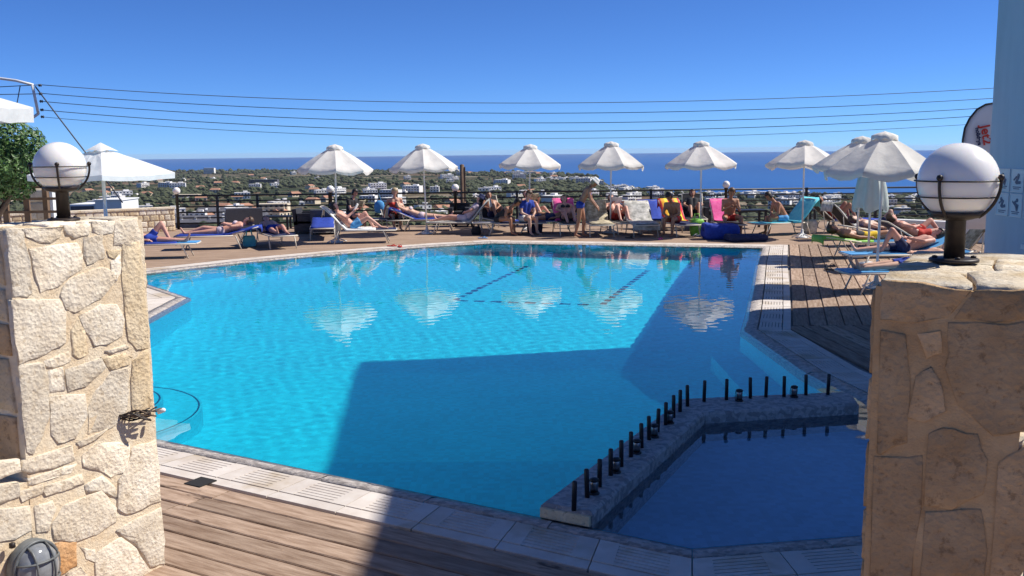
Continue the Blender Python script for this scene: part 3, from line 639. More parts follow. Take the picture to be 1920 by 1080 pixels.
def core(name, par, org, ax, ay, w0, d0, z0, z1, m, bumpy=.006, step=.09):
    """noisy box body, org = one corner"""
    mb = MB(); nx, ny, nz = max(2, int(w0 / step)), max(2, int(d0 / step)), max(2, int((z1 - z0) / step)); rg = random.Random(3)
    P = {}
    def vert(i, j, k):
        if (i, j, k) not in P:
            p_ = org + ax * (w0 * i / nx) + ay * (d0 * j / ny) + Vector((0, 0, z0 + (z1 - z0) * k / nz)); p_ += Vector((rg.uniform(-1, 1), rg.uniform(-1, 1), rg.uniform(-1, 1))) * bumpy
            P[(i, j, k)] = len(mb.v); mb.v.append(tuple(p_ - par.location))
        return P[(i, j, k)]
    def q(*c): mb.f.append(tuple(vert(*a) for a in c)); mb.m.append(0); mb.s.append(True)
    for i in range(nx):
        for k in range(nz): q((i, 0, k), (i + 1, 0, k), (i + 1, 0, k + 1), (i, 0, k + 1)); q((i + 1, ny, k), (i, ny, k), (i, ny, k + 1), (i + 1, ny, k + 1))
        for j in range(ny): q((i, j, nz), (i + 1, j, nz), (i + 1, j + 1, nz), (i, j + 1, nz)); q((i, j + 1, 0), (i + 1, j + 1, 0), (i + 1, j, 0), (i, j, 0))
    for j in range(ny):
        for k in range(nz): q((0, j + 1, k), (0, j, k), (0, j, k + 1), (0, j + 1, k + 1)); q((nx, j, k), (nx, j + 1, k), (nx, j + 1, k + 1), (nx, j, k + 1))
    me = mb.mesh(name, m)
    try: me.set_sharp_from_angle(angle=rad(50))
    except Exception: pass
    return link(name, me, par)
LF = Vector((-1.90, 4.94, 0)); LTOP = 1.872
lpil = thing('stone_pillar', 'sunlit limestone wall end topped by the smaller globe lamp, left edge', 'stone pillar', LF.copy())
core('mortar_core', lpil, LF - U * .42 - V * .735, U, V, .4225, .735, -.05, LTOP, M['mortar'], .0015)
core('lower_core', lpil, LF - U * .42 - V * 1.9, U, V, .4215, 1.162, -.05, .70, M['mortar'], .0015)
cA, cB = (lambda q: (q[0] / 3, 380 + q[1] / 3)), (lambda q: (q[0] / 3, 720 + q[1] / 3))
SA = [[(35, 165), (130, 160), (135, 230), (165, 350), (172, 500), (150, 520), (70, 520), (45, 300)], [(125, 150), (345, 140), (330, 190), (280, 225), (215, 225), (150, 190)], [(360, 130), (500, 120), (490, 180), (410, 200), (370, 180)], [(515, 110), (640, 105), (630, 165), (560, 180), (520, 160)],
      [(655, 100), (760, 95), (785, 180), (782, 225), (700, 240), (640, 235), (645, 160)], [(170, 265), (420, 235), (455, 300), (450, 370), (330, 460), (230, 500), (205, 420)], [(470, 200), (570, 185), (580, 310), (490, 345), (465, 290)], [(600, 270), (680, 265), (640, 315), (610, 300)],
      [(355, 480), (400, 430), (560, 370), (640, 400), (645, 440), (560, 540), (500, 565), (420, 610), (370, 590), (345, 520)], [(620, 330), (670, 300), (680, 390), (650, 440), (620, 400)], [(690, 250), (780, 238), (797, 400), (815, 600), (826, 800), (765, 810), (720, 760), (700, 600), (685, 400)],
      [(70, 560), (320, 555), (360, 620), (360, 780), (260, 840), (110, 900), (85, 720)], [(450, 640), (560, 580), (650, 580), (690, 660), (680, 740), (600, 790), (530, 800), (480, 720)], [(400, 720), (435, 650), (470, 700), (490, 840), (440, 870), (405, 850)], [(590, 835), (700, 800), (720, 815), (620, 850)],
      [(250, 890), (380, 840), (390, 890), (330, 920), (265, 925)], [(570, 870), (700, 850), (735, 870), (720, 910), (620, 940)], [(370, 940), (560, 880), (590, 930), (480, 1030), (385, 1060)], [(265, 950), (345, 930), (360, 1050), (275, 1065)],
      [(110, 925), (240, 920), (265, 1000), (270, 1190), (240, 1290), (185, 1400), (150, 1385), (125, 1200)], [(745, 900), (828, 830), (838, 1000), (848, 1080), (858, 1180), (745, 1190), (735, 1000)], [(620, 960), (710, 940), (720, 1050), (700, 1180), (620, 1260), (500, 1290), (500, 1150), (540, 1060)]]
SB = [[(280, 80), (470, 65), (480, 180), (420, 300), (330, 325), (290, 280)], [(430, 330), (600, 250), (540, 310), (445, 355)], [(140, 430), (390, 350), (410, 430), (300, 470), (170, 500), (125, 480)], [(-60, 440), (100, 425), (110, 490), (-60, 550)], [(160, 530), (330, 475), (420, 450), (390, 500), (230, 550), (165, 570)],
      [(240, 580), (450, 510), (465, 560), (350, 600), (260, 625)], [(-60, 570), (95, 555), (100, 630), (-60, 690)], [(110, 600), (230, 565), (240, 610), (125, 660)], [(470, 400), (540, 340), (640, 330), (720, 345), (710, 480), (620, 520), (550, 480), (475, 460)],
      [(670, 540), (730, 430), (740, 370), (866, 330), (885, 480), (893, 650), (800, 690), (710, 720), (665, 690)], [(-60, 720), (160, 690), (170, 820), (80, 870), (-60, 890)], [(195, 690), (290, 660), (310, 700), (270, 820), (205, 830)], [(300, 780), (360, 690), (560, 610), (640, 700), (640, 770), (540, 840), (420, 880), (310, 870)],
      [(480, 570), (570, 520), (640, 580), (650, 640), (560, 600), (490, 610)], [(660, 830), (720, 790), (895, 705), (915, 880), (915, 1000), (840, 1020), (760, 900), (700, 860)], [(310, 900), (420, 890), (425, 1020), (330, 1070), (300, 1020)], [(450, 920), (530, 930), (540, 1000), (480, 980)], [(550, 950), (680, 870), (760, 930), (830, 1040), (830, 1110), (540, 1120)], [(370, 1070), (450, 1030), (500, 1090), (380, 1110)]]
ym = {7, 10, 13, 16, 20}
for k, pl_ in enumerate(SA):
    stone_from([onplane(*cA(q), LF, U) for q in pl_], U, M['stone_y'] if k in ym else M['stone'], lpil, lpil.location, rnd.uniform(.005, .010), 'stone', 1.08)
for k, pl_ in enumerate(SB):
    stone_from([onplane(*cB(q), LF, U) for q in pl_], U, M['stone_o'] if k == 15 else M['stone'], lpil, lpil.location, rnd.uniform(.005, .010), 'stone', 1.08)
block_face(LF - U * .42 - V * .735, U, .40, .74, LTOP, -V, [M['stone_brown_shade'], M['stone_y']], lpil, lpil.location, 5, 2, .012)  # near face away from the sun; its browner stones carry painted shade
block_face(LF, -U, .42, .0, LTOP, V, [M['stone'], M['stone_y']], lpil, lpil.location, 8, 5, .015)
rg = random.Random(8)
for a in range(4):                        # flat stones bedded in the top
    for b in range(2):
        o0 = LF - U * .40 - V * .72 + V * (.18 * a) + U * (.2 * b); pts = [o0 + U * x + V * y + Vector((0, 0, LTOP)) for x, y in ((.01, .01), (.1, .0), (.19, .02), (.18, .1), (.19, .165), (.09, .17), (.01, .16), (.0, .08))]
        stone_from(pts, Vector((0, 0, 1)), rg.choice([M['stone'], M['stone_top']]), lpil, lpil.location, rg.uniform(.004, .016), 'capstone')

RC = Vector((1.08, 2.82, 0)); RTOP = 1.79
rpil = thing('stone_pillar', 'shaded brown stone wall end carrying the large globe lamp, right edge', 'stone pillar', RC.copy())
core('mortar_core', rpil, RC - V * .001, U, V, .40, 1.001, -.05, RTOP, M['mortar_ochre_shade'], .0012, .07)
cR = lambda q: (1620 + q[0] / 1.743, 460 + q[1] / 1.743)
SR = [[(60, 118), (190, 125), (345, 150), (270, 235), (170, 250), (58, 240)], [(365, 150), (540, 145), (560, 235), (420, 250), (300, 238)], [(280, 258), (420, 262), (560, 255), (570, 600), (420, 615), (310, 520), (270, 400)], [(56, 285), (135, 300), (150, 430), (140, 640), (60, 675), (45, 670)], [(175, 290), (250, 280), (255, 350), (205, 368)], [(170, 430), (220, 400), (250, 450), (265, 540), (200, 575), (145, 560)],
      [(215, 620), (260, 600), (370, 620), (400, 700), (385, 810), (290, 860), (200, 845)], [(36, 695), (190, 690), (185, 860), (155, 1080), (22, 1080)], [(205, 875), (380, 865), (400, 1000), (390, 1090), (185, 1090)], [(440, 720), (540, 650), (550, 1000), (500, 1090), (412, 1090)]]
for pl_ in SR: stone_from([onplane(*cR(q), RC, V) for q in pl_], -V, M['stone_brown_shade'], rpil, rpil.location, rnd.uniform(.003, .006), 'stone', 1.04)
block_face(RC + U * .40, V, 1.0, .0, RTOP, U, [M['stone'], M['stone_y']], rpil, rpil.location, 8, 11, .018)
block_face(RC + V * 1.0, -V, 1.0, .0, RTOP, -U, [M['stone_brown_shade']], rpil, rpil.location, 8, 12, .012)
tops = [((.008, .014), (.13, .010), (.26, .014), (.25, .12), (.2, .3), (.06, .33), (-.01, .3)), ((.27, .014), (.388, .014), (.392, .2), (.392, .42), (.3, .4), (.22, .3), (.26, .12)), ((-.01, .31), (.06, .34), (.2, .31), (.29, .41), (.27, .6), (.1, .66), (-.01, .6)), ((.3, .41), (.41, .43), (.41, .75), (.28, .74), (.28, .6)), ((-.01, .61), (.1, .67), (.27, .61), (.27, .75), (.41, .76), (.4, 1.0), (.15, 1.0), (-.01, .98))]
for k, q in enumerate(tops): stone_from([RC + U * a + V * b + Vector((0, 0, RTOP)) for a, b in q], Vector((0, 0, 1)), M['stone_top'], rpil, rpil.location, [.012, .018, .010, .016, .012][k], 'capstone')

# globe lamps
def globe_lamp(loc, D, label, yaw, lift=0):
    t = thing('globe_lamp', label, 'lamp', loc, yaw); R_ = D / 2; zc = .145 * D / .28 + R_ * 1.0 + lift
    b = MB(); b.lathe([(R_ * .62, 0), (R_ * .62, .008), (R_ * .58, .012), (R_ * .3, .013)], 28); b.build('base_plate', M['iron'], t)
    b = MB()
    for a in range(4): b.lathe([(.009, .011), (.009, .019), (0, .021)], 6, (R_ * .48 * math.cos(a * 1.571 + .6), R_ * .48 * math.sin(a * 1.571 + .6), 0))
    b.build('bolt', M['iron'], t)
    b = MB(); b.lathe([(R_ * .26, .012), (R_ * .25, zc - R_ * 1.0), (R_ * .30, zc - R_ * .97)], 20); b.build('stem', M['iron'], t)
    b = MB(); b.lathe([(R_ * .28, zc - R_ * 1.02), (R_ * .62, zc - R_ * .93), (R_ * .72, zc - R_ * .80), (R_ * .68, zc - R_ * .78), (R_ * .3, zc - R_ * .93)], 28); b.build('cup', M['iron'], t)
    b = MB(); prof = [(R_ * math.sin(a), -R_ * math.cos(a)) for a in [math.pi * i / 28 for i in range(29)]]; prof[0] = (0, -R_); prof[-1] = (0, R_)
    b.lathe(prof, 40, (0, 0, zc)); b.build('globe', M['globe'], t)
    for z in (.02, -.40):
        rr = math.sqrt(max(0, 1.06 ** 2 - z * z)) * R_; b = MB(); b.tube([(rr * math.cos(a), rr * math.sin(a), zc + z * R_) for a in [2 * math.pi * i / 40 for i in range(40)]], R_ * .02, 6, closed=True); b.build('cage_ring', M['iron'], t)
    for k in range(4):
        a = k * math.pi / 2; ca, sa = math.cos(a), math.sin(a); rb = R_ * 1.09
        pts = [(rb * math.sin(e) * ca, rb * math.sin(e) * sa, zc - rb * math.cos(e)) for e in [rad(32 + (96 - 32) * i / 10) for i in range(11)]]
        b = MB()
        for s_ in (0,): b.tube(pts, R_ * .042, 8)
        b.lathe([(0, -.011), (.008, -.008), (.011, 0), (.008, .008), (0, .011)], 10, pts[-1]); b.build('cage_arm', M['iron'], t)
    return t
lq = atd(120, 411, 4.78); rq = atd(1788, 494, 3.27)
globe_lamp((lq.x, lq.y, LTOP + .012), .245, 'white globe lamp in iron cage on the sunlit stone pillar', rad(-70.6), .014)
globe_lamp((rq.x, rq.y, RTOP + .018), .258, 'large white globe lamp in iron cage on the shaded pillar', rad(-138), .010)

# bulkhead lamp on the left wall face
c = onplane(52, 1060, LF, U) + U * .02
t = thing('bulkhead_lamp', 'oval caged bulkhead lamp on the sunlit wall, bottom corner', 'lamp', c)
fr = Matrix((V, Vector((0, 0, 1)), U)).transposed()
def ov(a, b_, z, n=32): return [fr @ Vector((a * math.cos(2 * math.pi * i / n), b_ * math.sin(2 * math.pi * i / n), z)) for i in range(n)]
M['smoke'] = mat('grey lamp glass', (.16, .17, .18), (.28, .29, .30), rough=.12, scale=14)
M['grey'] = mat('grey lamp casting', (.10, .11, .11), (.16, .165, .16), rough=.45, scale=20)
b = MB(); n = 32; rings = [(1, 0), (1, .035), (.93, .045)]; vs = [q for k_, z in rings for q in ov(.118 * k_, .135 * k_, z)]
b.add(vs, [(r_ * n + i, r_ * n + (i + 1) % n, (r_ + 1) * n + (i + 1) % n, (r_ + 1) * n + i) for r_ in range(2) for i in range(n)] + [tuple(range(2 * n, 3 * n))], 0, True); b.build('housing', M['grey'], t)
b = MB(); rings = [(.9, .045), (.84, .075), (.65, .1), (.35, .115), (.1, .12)]; vs = [q for k_, z in rings for q in ov(.118 * k_, .135 * k_, z)]
b.add(vs, [(r_ * n + i, r_ * n + (i + 1) % n, (r_ + 1) * n + (i + 1) % n, (r_ + 1) * n + i) for r_ in range(4) for i in range(n)] + [tuple(range(4 * n, 5 * n))], 0, True); b.build('lens', M['smoke'], t)
MB().tube(ov(.112, .129, .052), .008, 6, closed=True).build('guard_ring', M['grey'], t)
for k_ in (-.38, .38):
    for hor in (0, 1):
        pts = []
        for i in range(13):
            s_ = -1 + i / 6; h_ = .052 + .082 * (1 - s_ * s_) ** .5 * (1 - abs(k_) * .25); ln = math.sqrt(1 - k_ * k_)
            pts.append(fr @ (Vector((.112 * s_ * ln, .129 * k_, h_)) if hor else Vector((.112 * k_, .129 * s_ * ln, h_))))
        MB().tube(pts, .0055, 6).build('guard_bar', M['grey'], t)
MB().lathe([(.014, 0), (.014, .02), (.006, .024)], 8, fr @ Vector((-.09, .13, .02))).build('screw_lug', M['iron'], t)

# bundle of cut wires hanging off the pillar corner
c = onplane(252, 776, LF, U)
t = thing('cable_bundle', 'bundle of bent brown cables sticking out of the sunlit pillar corner', 'cables', c)
rg = random.Random(5)
for k in range(11):
    st = -V * rg.uniform(.02, .1) + Vector((0, 0, rg.uniform(-.015, .02))) - U * .01
    e = V * rg.uniform(.02, .11) + U * rg.uniform(.04, .10) + Vector((0, 0, rg.uniform(-.035, .035)))
    m1 = st + U * rg.uniform(.06, .11) + Vector((0, 0, rg.uniform(-.01, .05))); pts = []
    for i in range(9):
        s_ = i / 8; pts.append(st * (1 - s_) ** 2 + m1 * 2 * s_ * (1 - s_) + e * s_ * s_ + Vector((0, 0, .006 * math.sin(s_ * 9 + k))))
    MB().tube(pts, rg.uniform(.0028, .0048), 6).build('cable', M['iron'] if k % 4 else M['bark'], t)
MB().lathe([(.011, -.02), (.012, .015), (.005, .022)], 10, V * .105 + U * .08, rot=Matrix.Rotation(1.2, 3, 'Y')).build('connector', M['white'], t)

# ------------------------------------------------------------------ fence with rails and globe lights along the far side
FY = 28.7
fence = thing('railing', 'black horizontal-rail fence along the far side of the terrace', 'fence', (-9.9, FY, 0))
fpx = [335, 410, 485, 620, 745, 855, 970, 1095, 1220, 1360, 1510, 1640, 1770]
fx = [atd(p_, 425, FY).x for p_ in fpx]; fm = MB().box((0, 0, .51), (.07, .07, 1.02)).mesh('post', M['blackpaint'])
for x in fx: link('post', fm, fence, (x + 9.9, 0, 0))
for k in range(6):
    z = .99 - .165 * k; MB().tube([(fx[0] + 9.9, -.0, z), (23.5, -.0, z)], .021 if k else .026, 6).build('rail', M['blackpaint'], fence)
gm = MB().lathe([(0, -.11)] + [(.11 * math.sin(math.pi * i / 14), -.11 * math.cos(math.pi * i / 14)) for i in range(1, 14)] + [(0, .11)], 20).mesh('globe', M['globe'])
gp = MB().lathe([(.045, 0), (.045, 1.0), (.06, 1.02), (.06, 1.05)], 10).mesh('post', M['blackpaint'])
for i, p_ in enumerate([335, 622, 855, 1360]):
    x = atd(p_, 425, FY - .12).x; t = thing('globe_light', 'white globe light on black post at the fence, %s of four from the left' % ORD[i], 'lamp', (x, FY - .12, 0), 0, 'globe lights along the fence')
    link('post', gp, t); link('globe', gm, t, (0, 0, 1.14))
# curved low stone wall at far left
cw = thing('low_stone_wall', 'low pale stone wall where the fence begins, behind the left pillar', 'wall', (-9.85, 28.2, 0))
a0, a1 = Vector((-9.85, 28.1, 0)), Vector((-13.6, 25.6, 0)); ax = (a1 - a0).normalized(); nr = Vector((-ax.y, ax.x, 0)); nr = nr if nr.y < 0 else -nr
ln = (a1 - a0).length; core('wall_core', cw, a1, -ax, -nr, ln, .4, 0, .64, M['mortar'], .004, .2)
block_face(a1, -ax, ln, .0, .64, nr, [M['stone'], M['stone_y']], cw, cw.location, 4, 21, .02)
block_face(a0 , -nr, .4, .0, .64, -ax, [M['stone_y']], cw, cw.location, 4, 22, .02)
MB().prism([((q - cw.location).x, (q - cw.location).y) for q in (a0 + nr * .04 - ax * .03, a1 + nr * .04, a1 - nr * .44, a0 - nr * .44 - ax * .03)], .64, .69).build('coping_slab', M['stone_top'], cw)
# white parapet right
t = thing('parapet_wall', 'low white parapet behind the side loungers', 'wall', (9.3, 23.5, 0))
a0, a1 = Vector((0, 0, 0)), Vector((4.4, -4.6, 0)); d = (a1 - a0).normalized(); Rz = Matrix.Rotation(math.atan2(d.y, d.x), 3, 'Z')
MB().box(((a1 + a0) / 2).to_tuple()[:2] + (.2,), (6.4, .2, .4), Rz).build('wall', M['white'], t); MB().box(((a1 + a0) / 2).to_tuple()[:2] + (.42,), (6.5, .26, .05), Rz).build('coping', M['white'], t)

# ------------------------------------------------------------------ parasols
def canopy_mesh(R_, ze, za, n=8, sub=6, rings=8, vent=.2, seed=1, val=.085, m='canopy', wr=.008):
    rg = random.Random(seed); mb = MB(); ha = math.pi / n
    for k in range(n):                    # one flat, slightly slack panel between two ribs
        vs = []; ph = rg.uniform(0, 6); slack = rg.uniform(.02, .05)
        for r_ in range(rings + 1):
            f = vent * .7 + (1 - vent * .7) * r_ / rings
            for j in range(sub + 1):
                s_ = j / sub; al = (s_ - .5) * 2 * ha; a = 2 * ha * k + ha + al; sag = math.sin(math.pi * s_); e_ = 0 < j < sub
                rr = R_ * f * math.cos(ha) / math.cos(al) * (1 - .03 * sag * f * f); z = za + (ze - za) * f ** 1.22 - slack * sag * f + (.010 * math.sin(s_ * 15 + ph + f * 3) * f * f + rg.uniform(-wr, wr) * f if e_ else 0)
                vs.append((rr * math.cos(a), rr * math.sin(a), z))
        for fr_, dz in ((.995, .4), (.985, 1.0)):
            for j in range(sub + 1):
                s_ = j / sub; al = (s_ - .5) * 2 * ha; a = 2 * ha * k + ha + al; sag = math.sin(math.pi * s_); e_ = 0 < j < sub
                rr = R_ * math.cos(ha) / math.cos(al) * (1 - .03 * sag) * fr_ * (1 + (.025 * math.sin(s_ * 19 + ph) if e_ else 0)); vs.append((rr * math.cos(a), rr * math.sin(a), ze - slack * sag - val * dz * (.6 + .4 * sag) + (rg.uniform(-.012, .012) if e_ else 0)))
        w_ = sub + 1; mb.add(vs, [(r_ * w_ + j, (r_ + 1) * w_ + j, (r_ + 1) * w_ + j + 1, r_ * w_ + j + 1) for r_ in range(rings + 2) for j in range(sub)], 0, True)
    return mb.mesh('canopy', M[m])
def vent_mesh(R_, ze, za, n=8, m='canopy', seed=3):
    rg = random.Random(seed); mb = MB(); N_ = n * 4; vs = [(0, 0, za)]
    for f in (.3, .65, 1.0, 1.02):
        for j in range(N_):
            a = 2 * math.pi * j / N_; sag = math.sin(math.pi * (j % 4) / 4); rr = R_ * f * (1 - .06 * sag)
            z = za + (ze - za) * (f ** 1.3) + .035 * sag * (f > .5) * f + rg.uniform(-.006, .006) - (.05 if f > 1 else 0); vs.append((rr * math.cos(a), rr * math.sin(a), z))
    mb.add(vs, [(0, 1 + j, 1 + (j + 1) % N_) for j in range(N_)] + [(1 + r_ * N_ + j, 1 + (r_ + 1) * N_ + j, 1 + (r_ + 1) * N_ + (j + 1) % N_, 1 + r_ * N_ + (j + 1) % N_) for r_ in range(3) for j in range(N_)], 0, True); return mb.mesh('vent_cap', M[m])
def parasol(loc, label, rz=0, lean=(0, 0), R_=.95, ze=1.80, za=2.36, seed=1):
    t = thing('parasol', label, 'parasol', loc, rz, 'off white parasols round the pool'); t.rotation_euler = (lean[0], lean[1], rz)
    link('canopy', canopy_mesh(R_, ze, za, seed=seed), t); link('vent_cap', vent_mesh(R_ * .22, za - .045, za + .055, seed=seed), t)
    MB().lathe([(.021, .03), (.021, za + .05)], 10).build('pole', M['pole'], t)
    b = MB(); b.lathe([(.16, 0), (.15, .03), (.05, .05), (.03, .2), (.024, .22)], 14)
    for k in range(4): a = k * math.pi / 2 + .4; b.tube([(0, 0, .12), (.14 * math.cos(a), .14 * math.sin(a), .06), (.26 * math.cos(a), .26 * math.sin(a), .015)], .014, 6)
    b.build('base', M['pole'], t)
    for k in range(8):
        a = 2 * math.pi * k / 8; MB().tube([(.03 * math.cos(a), .03 * math.sin(a), za - .02), (R_ * .97 * math.cos(a), R_ * .97 * math.sin(a), ze - .012)], .006, 5).build('rib', M['pole'], t)
    for k in range(8):
        a = 2 * math.pi * k / 8; MB().tube([(.025 * math.cos(a), .025 * math.sin(a), ze - .02), (R_ * .5 * math.cos(a), R_ * .5 * math.sin(a), (za + ze) / 2 - .03)], .005, 5).build('strut', M['pole'], t)
    return t
UP = [(630, 23.8, 'over the man on the white towel'), (800, 26.0, 'over the lounger with the blue towel'), (991, 26.7, 'over the woman in black seated sideways'), (1144, 25.6, 'right of the bending woman'), (1314, 24.4, 'over the rainbow towel'), (1505, 23.5, 'right of the man by the turquoise towel'), (1608, 19.2, 'mostly hidden behind the nearest parasol'), (1648, 14.9, 'nearest and largest in view, beside the side loungers')]
for i, (px, d, tx) in enumerate(UP):
    x = atd(px, 400, d).x; parasol((x, d, 0), 'off white parasol ' + tx, rz=[.2, .1, .33, .25, .15, .5, .3, .12][i], lean=([.02, -.015, .03, -.02, .015, -.03, .01, -.015][i], [.012, -.03, .02, .02, -.012, .03, .01, .025][i]), R_=[.93, .93, .91, .93, .95, .93, .95, .93][i], ze=[1.80, 1.77, 1.82, 1.78, 1.81, 1.79, 1.8, 1.8][i], za=[2.36, 2.37, 2.33, 2.37, 2.35, 2.33, 2.36, 2.38][i], seed=i + 1)
# closed pale umbrella hanging beside the side poles
t = thing('closed_parasol', 'folded pale green parasol hanging under the nearest open parasol', 'parasol', (atd(1631, 400, 18.0).x, 18.0, 0))
rg = random.Random(4); b = MB(); n = 32; vs = []
for z, r_ in ((1.9, .1), (1.82, .15), (1.6, .21), (1.4, .25), (1.2, .28), (1.08, .29), (1.03, .27)):
    for j in range(n): a = 2 * math.pi * j / n; k_ = 1 + .16 * math.sin(a * 8) + rg.uniform(-.03, .03); vs.append((r_ * k_ * math.cos(a), r_ * k_ * math.sin(a), z + (.05 * math.sin(a * 4) if z < 1.1 else 0)))
b.add(vs, [(r_ * n + j, (r_ + 1) * n + j, (r_ + 1) * n + (j + 1) % n, r_ * n + (j + 1) % n) for r_ in range(6) for j in range(n)] + [tuple(range(n))], 0, True); b.build('canopy', M['canopyg'], t)
MB().lathe([(.022, 0), (.022, 1.95)], 10).build('pole', M['pole'], t); MB().lathe([(.18, 0), (.17, .03), (.03, .06)], 14).build('base', M['pole'], t)
# big square white parasols on the left
def square_parasol(loc, half, ze, za, label, rz, val=.08):
    t = thing('square_parasol', label, 'parasol', loc, rz)
    b = MB(); n = 8; rg = random.Random(9); vs = []; per = []
    for k in range(4):
        a = [(-1, -1), (1, -1), (1, 1), (-1, 1)][k]; c_ = [(1, -1), (1, 1), (-1, 1), (-1, -1)][k]
        for q in range(n): s_ = q / n; per.append((a[0] + (c_[0] - a[0]) * s_, a[1] + (c_[1] - a[1]) * s_, math.sin(math.pi * s_)))
    NP = len(per)
    for f in (.16, .3, .5, .75, 1.0):
        for x, y, sg in per: vs.append((x * half * f, y * half * f, za + (ze - za) * f - .035 * sg * f + rg.uniform(-.006, .006)))
    for x, y, sg in per: vs.append((x * half * .995, y * half * .995, ze - val - .02 * sg + rg.uniform(-.008, .008)))
    b.add(vs, [(r_ * NP + j, (r_ + 1) * NP + j, (r_ + 1) * NP + (j + 1) % NP, r_ * NP + (j + 1) % NP) for r_ in range(5) for j in range(NP)], 0, False); b.build('canopy', M['canopyw'], t)
    b = MB(); vs = [(0, 0, za + .06)] + [(x * half * .24, y * half * .24, za - .07 + .02 * sg) for x, y, sg in per]; b.add(vs, [(0, 1 + j, 1 + (j + 1) % NP) for j in range(NP)], 0, True); b.build('vent_cap', M['canopyw'], t)
    MB().lathe([(.026, 0), (.026, za)], 10).build('pole', M['metal'], t); MB().box((0, 0, .04), (.5, .5, .08)).build('base', M['white'], t)
    for k in range(4): sx_, sy_ = [(-1, -1), (1, -1), (1, 1), (-1, 1)][k]; MB().tube([(0, 0, za - .03), (sx_ * half * .98, sy_ * half * .98, ze - .03)], .01, 5).build('rib', M['metal'], t)
    return t
p_ = atd(198, 400, 14.0); square_parasol((p_.x, p_.y, 0), .70, 1.94, 2.33, 'white square parasol just behind the smaller globe lamp', -.40)
p_ = atd(-70, 200, 8.0); square_parasol((p_.x - .50, p_.y + .1, 0), .72, 2.64, 2.9, 'corner of a white square parasol entering at the left edge', .1, .13)

# ------------------------------------------------------------------ sun loungers, towels
LC = {}
def lounger(px, py, head, back, label, fab='blue', xy=None):
    """head: direction (deg) the feet point to; back: backrest angle"""
    q = at(px, py) if xy is None else Vector((*xy, 0)); t = thing('sun_lounger', label, 'sun lounger', (q.x, q.y, .003), rad(head), 'sun loungers')
    key = (back, fab)
    if key not in LC:
        cb, sb_ = math.cos(rad(back)), math.sin(rad(back)); hx, s_ = -.28, .33
        A = {}
        b = MB()
        for y in (-.3, .3): b.tube([(hx - .12, y, s_ - .02), (.4, y, s_ - .02), (.93, y, s_ - .02)], .017, 6)
        b.tube([(.93, -.3, s_ - .02), (.95, 0, s_ - .02), (.93, .3, s_ - .02)], .017, 6); A['frame'] = b.mesh('frame', M['beige'])
        b = MB(); b.tube([(hx, -.28, s_), (hx - .72 * cb, -.28, s_ + .72 * sb_), (hx - .74 * cb, 0, s_ + .74 * sb_), (hx - .72 * cb, .28, s_ + .72 * sb_), (hx, .28, s_)], .016, 6); A['back_frame'] = b.mesh('back_frame', M['beige'])
        b = MB(); b.box(((hx + .93) / 2, 0, s_), (.93 - hx, .54, .014)); A['seat'] = b.mesh('seat', M[fab])
        b = MB(); b.box((hx - .36 * cb, 0, s_ + .36 * sb_), (.72, .54, .014), Matrix.Rotation(rad(back), 3, 'Y')); A['backrest'] = b.mesh('backrest', M[fab])
        for nm, x0, dx in (('leg', .62, .14), ('leg', -.45, -.12)):
            for y in (-.3, .3):
                b = MB(); b.tube([(x0, y, s_ - .02), (x0 + dx, y * 1.03, 0.0)], .015, 6); A[(nm, x0, y)] = b.mesh('leg', M['beige'])
        b = MB(); b.tube([(hx - .4 * cb, -.27, s_ + .4 * sb_), (-.5, -.27, .1), (-.5, .27, .1), (hx - .4 * cb, .27, s_ + .4 * sb_)], .011, 6); A['strut'] = b.mesh('strut', M['beige'])
        LC[key] = A
    for k, me in LC[key].items(): link(k if isinstance(k, str) else k[0], me, t)
    return t
def towel(lg, back, m, label, x1=.9, hang=.0, wd=.6, part='all'):
    q = lg.location; cb, sb_ = math.cos(rad(back)), math.sin(rad(back)); hx, s_ = -.28, .345; rg = random.Random(hash(label) % 1000)
    prof = []
    if part != 'seat':
        prof += [(hx - .76 * cb - .03 - .04 * sb_, s_ + .62 * sb_ - .12), (hx - .765 * cb - .02, s_ + .765 * sb_)] + [(hx - d * cb + .012 * sb_, s_ + d * sb_ + .012 * cb) for d in (.6, .4, .2)]
    if part != 'back': prof += [(hx + .02, s_ + .012)] + [(hx + (x1 - hx) * k / 4, s_ + .008) for k in range(1, 5)] + [(x1 + .03, s_ - .02 - hang)]
    else: prof += [(hx + .02, s_ + .012), (hx + .25, s_ + .01)]
    ys = [-.5, -.46, -.25, 0, .25, .46, .5]; vs = []
    for x, z in prof:
        for y in ys: vs.append((x + rg.uniform(-.012, .012), y * wd + rg.uniform(-.01, .01), z + rg.uniform(0, .014) - (.05 if abs(y) > .48 and wd > .56 else 0)))
    b = MB(); w_ = len(ys); b.add(vs, [(i * w_ + j, (i + 1) * w_ + j, (i + 1) * w_ + j + 1, i * w_ + j + 1) for i in range(len(prof) - 1) for j in range(w_ - 1)], 0, True)
    o = b.build('beach_towel', M[m]); o.location = q; o.rotation_euler = lg.rotation_euler
    md = o.modifiers.new('thick', 'SOLIDIFY'); md.thickness = .012; return tag(o, label, 'towel')

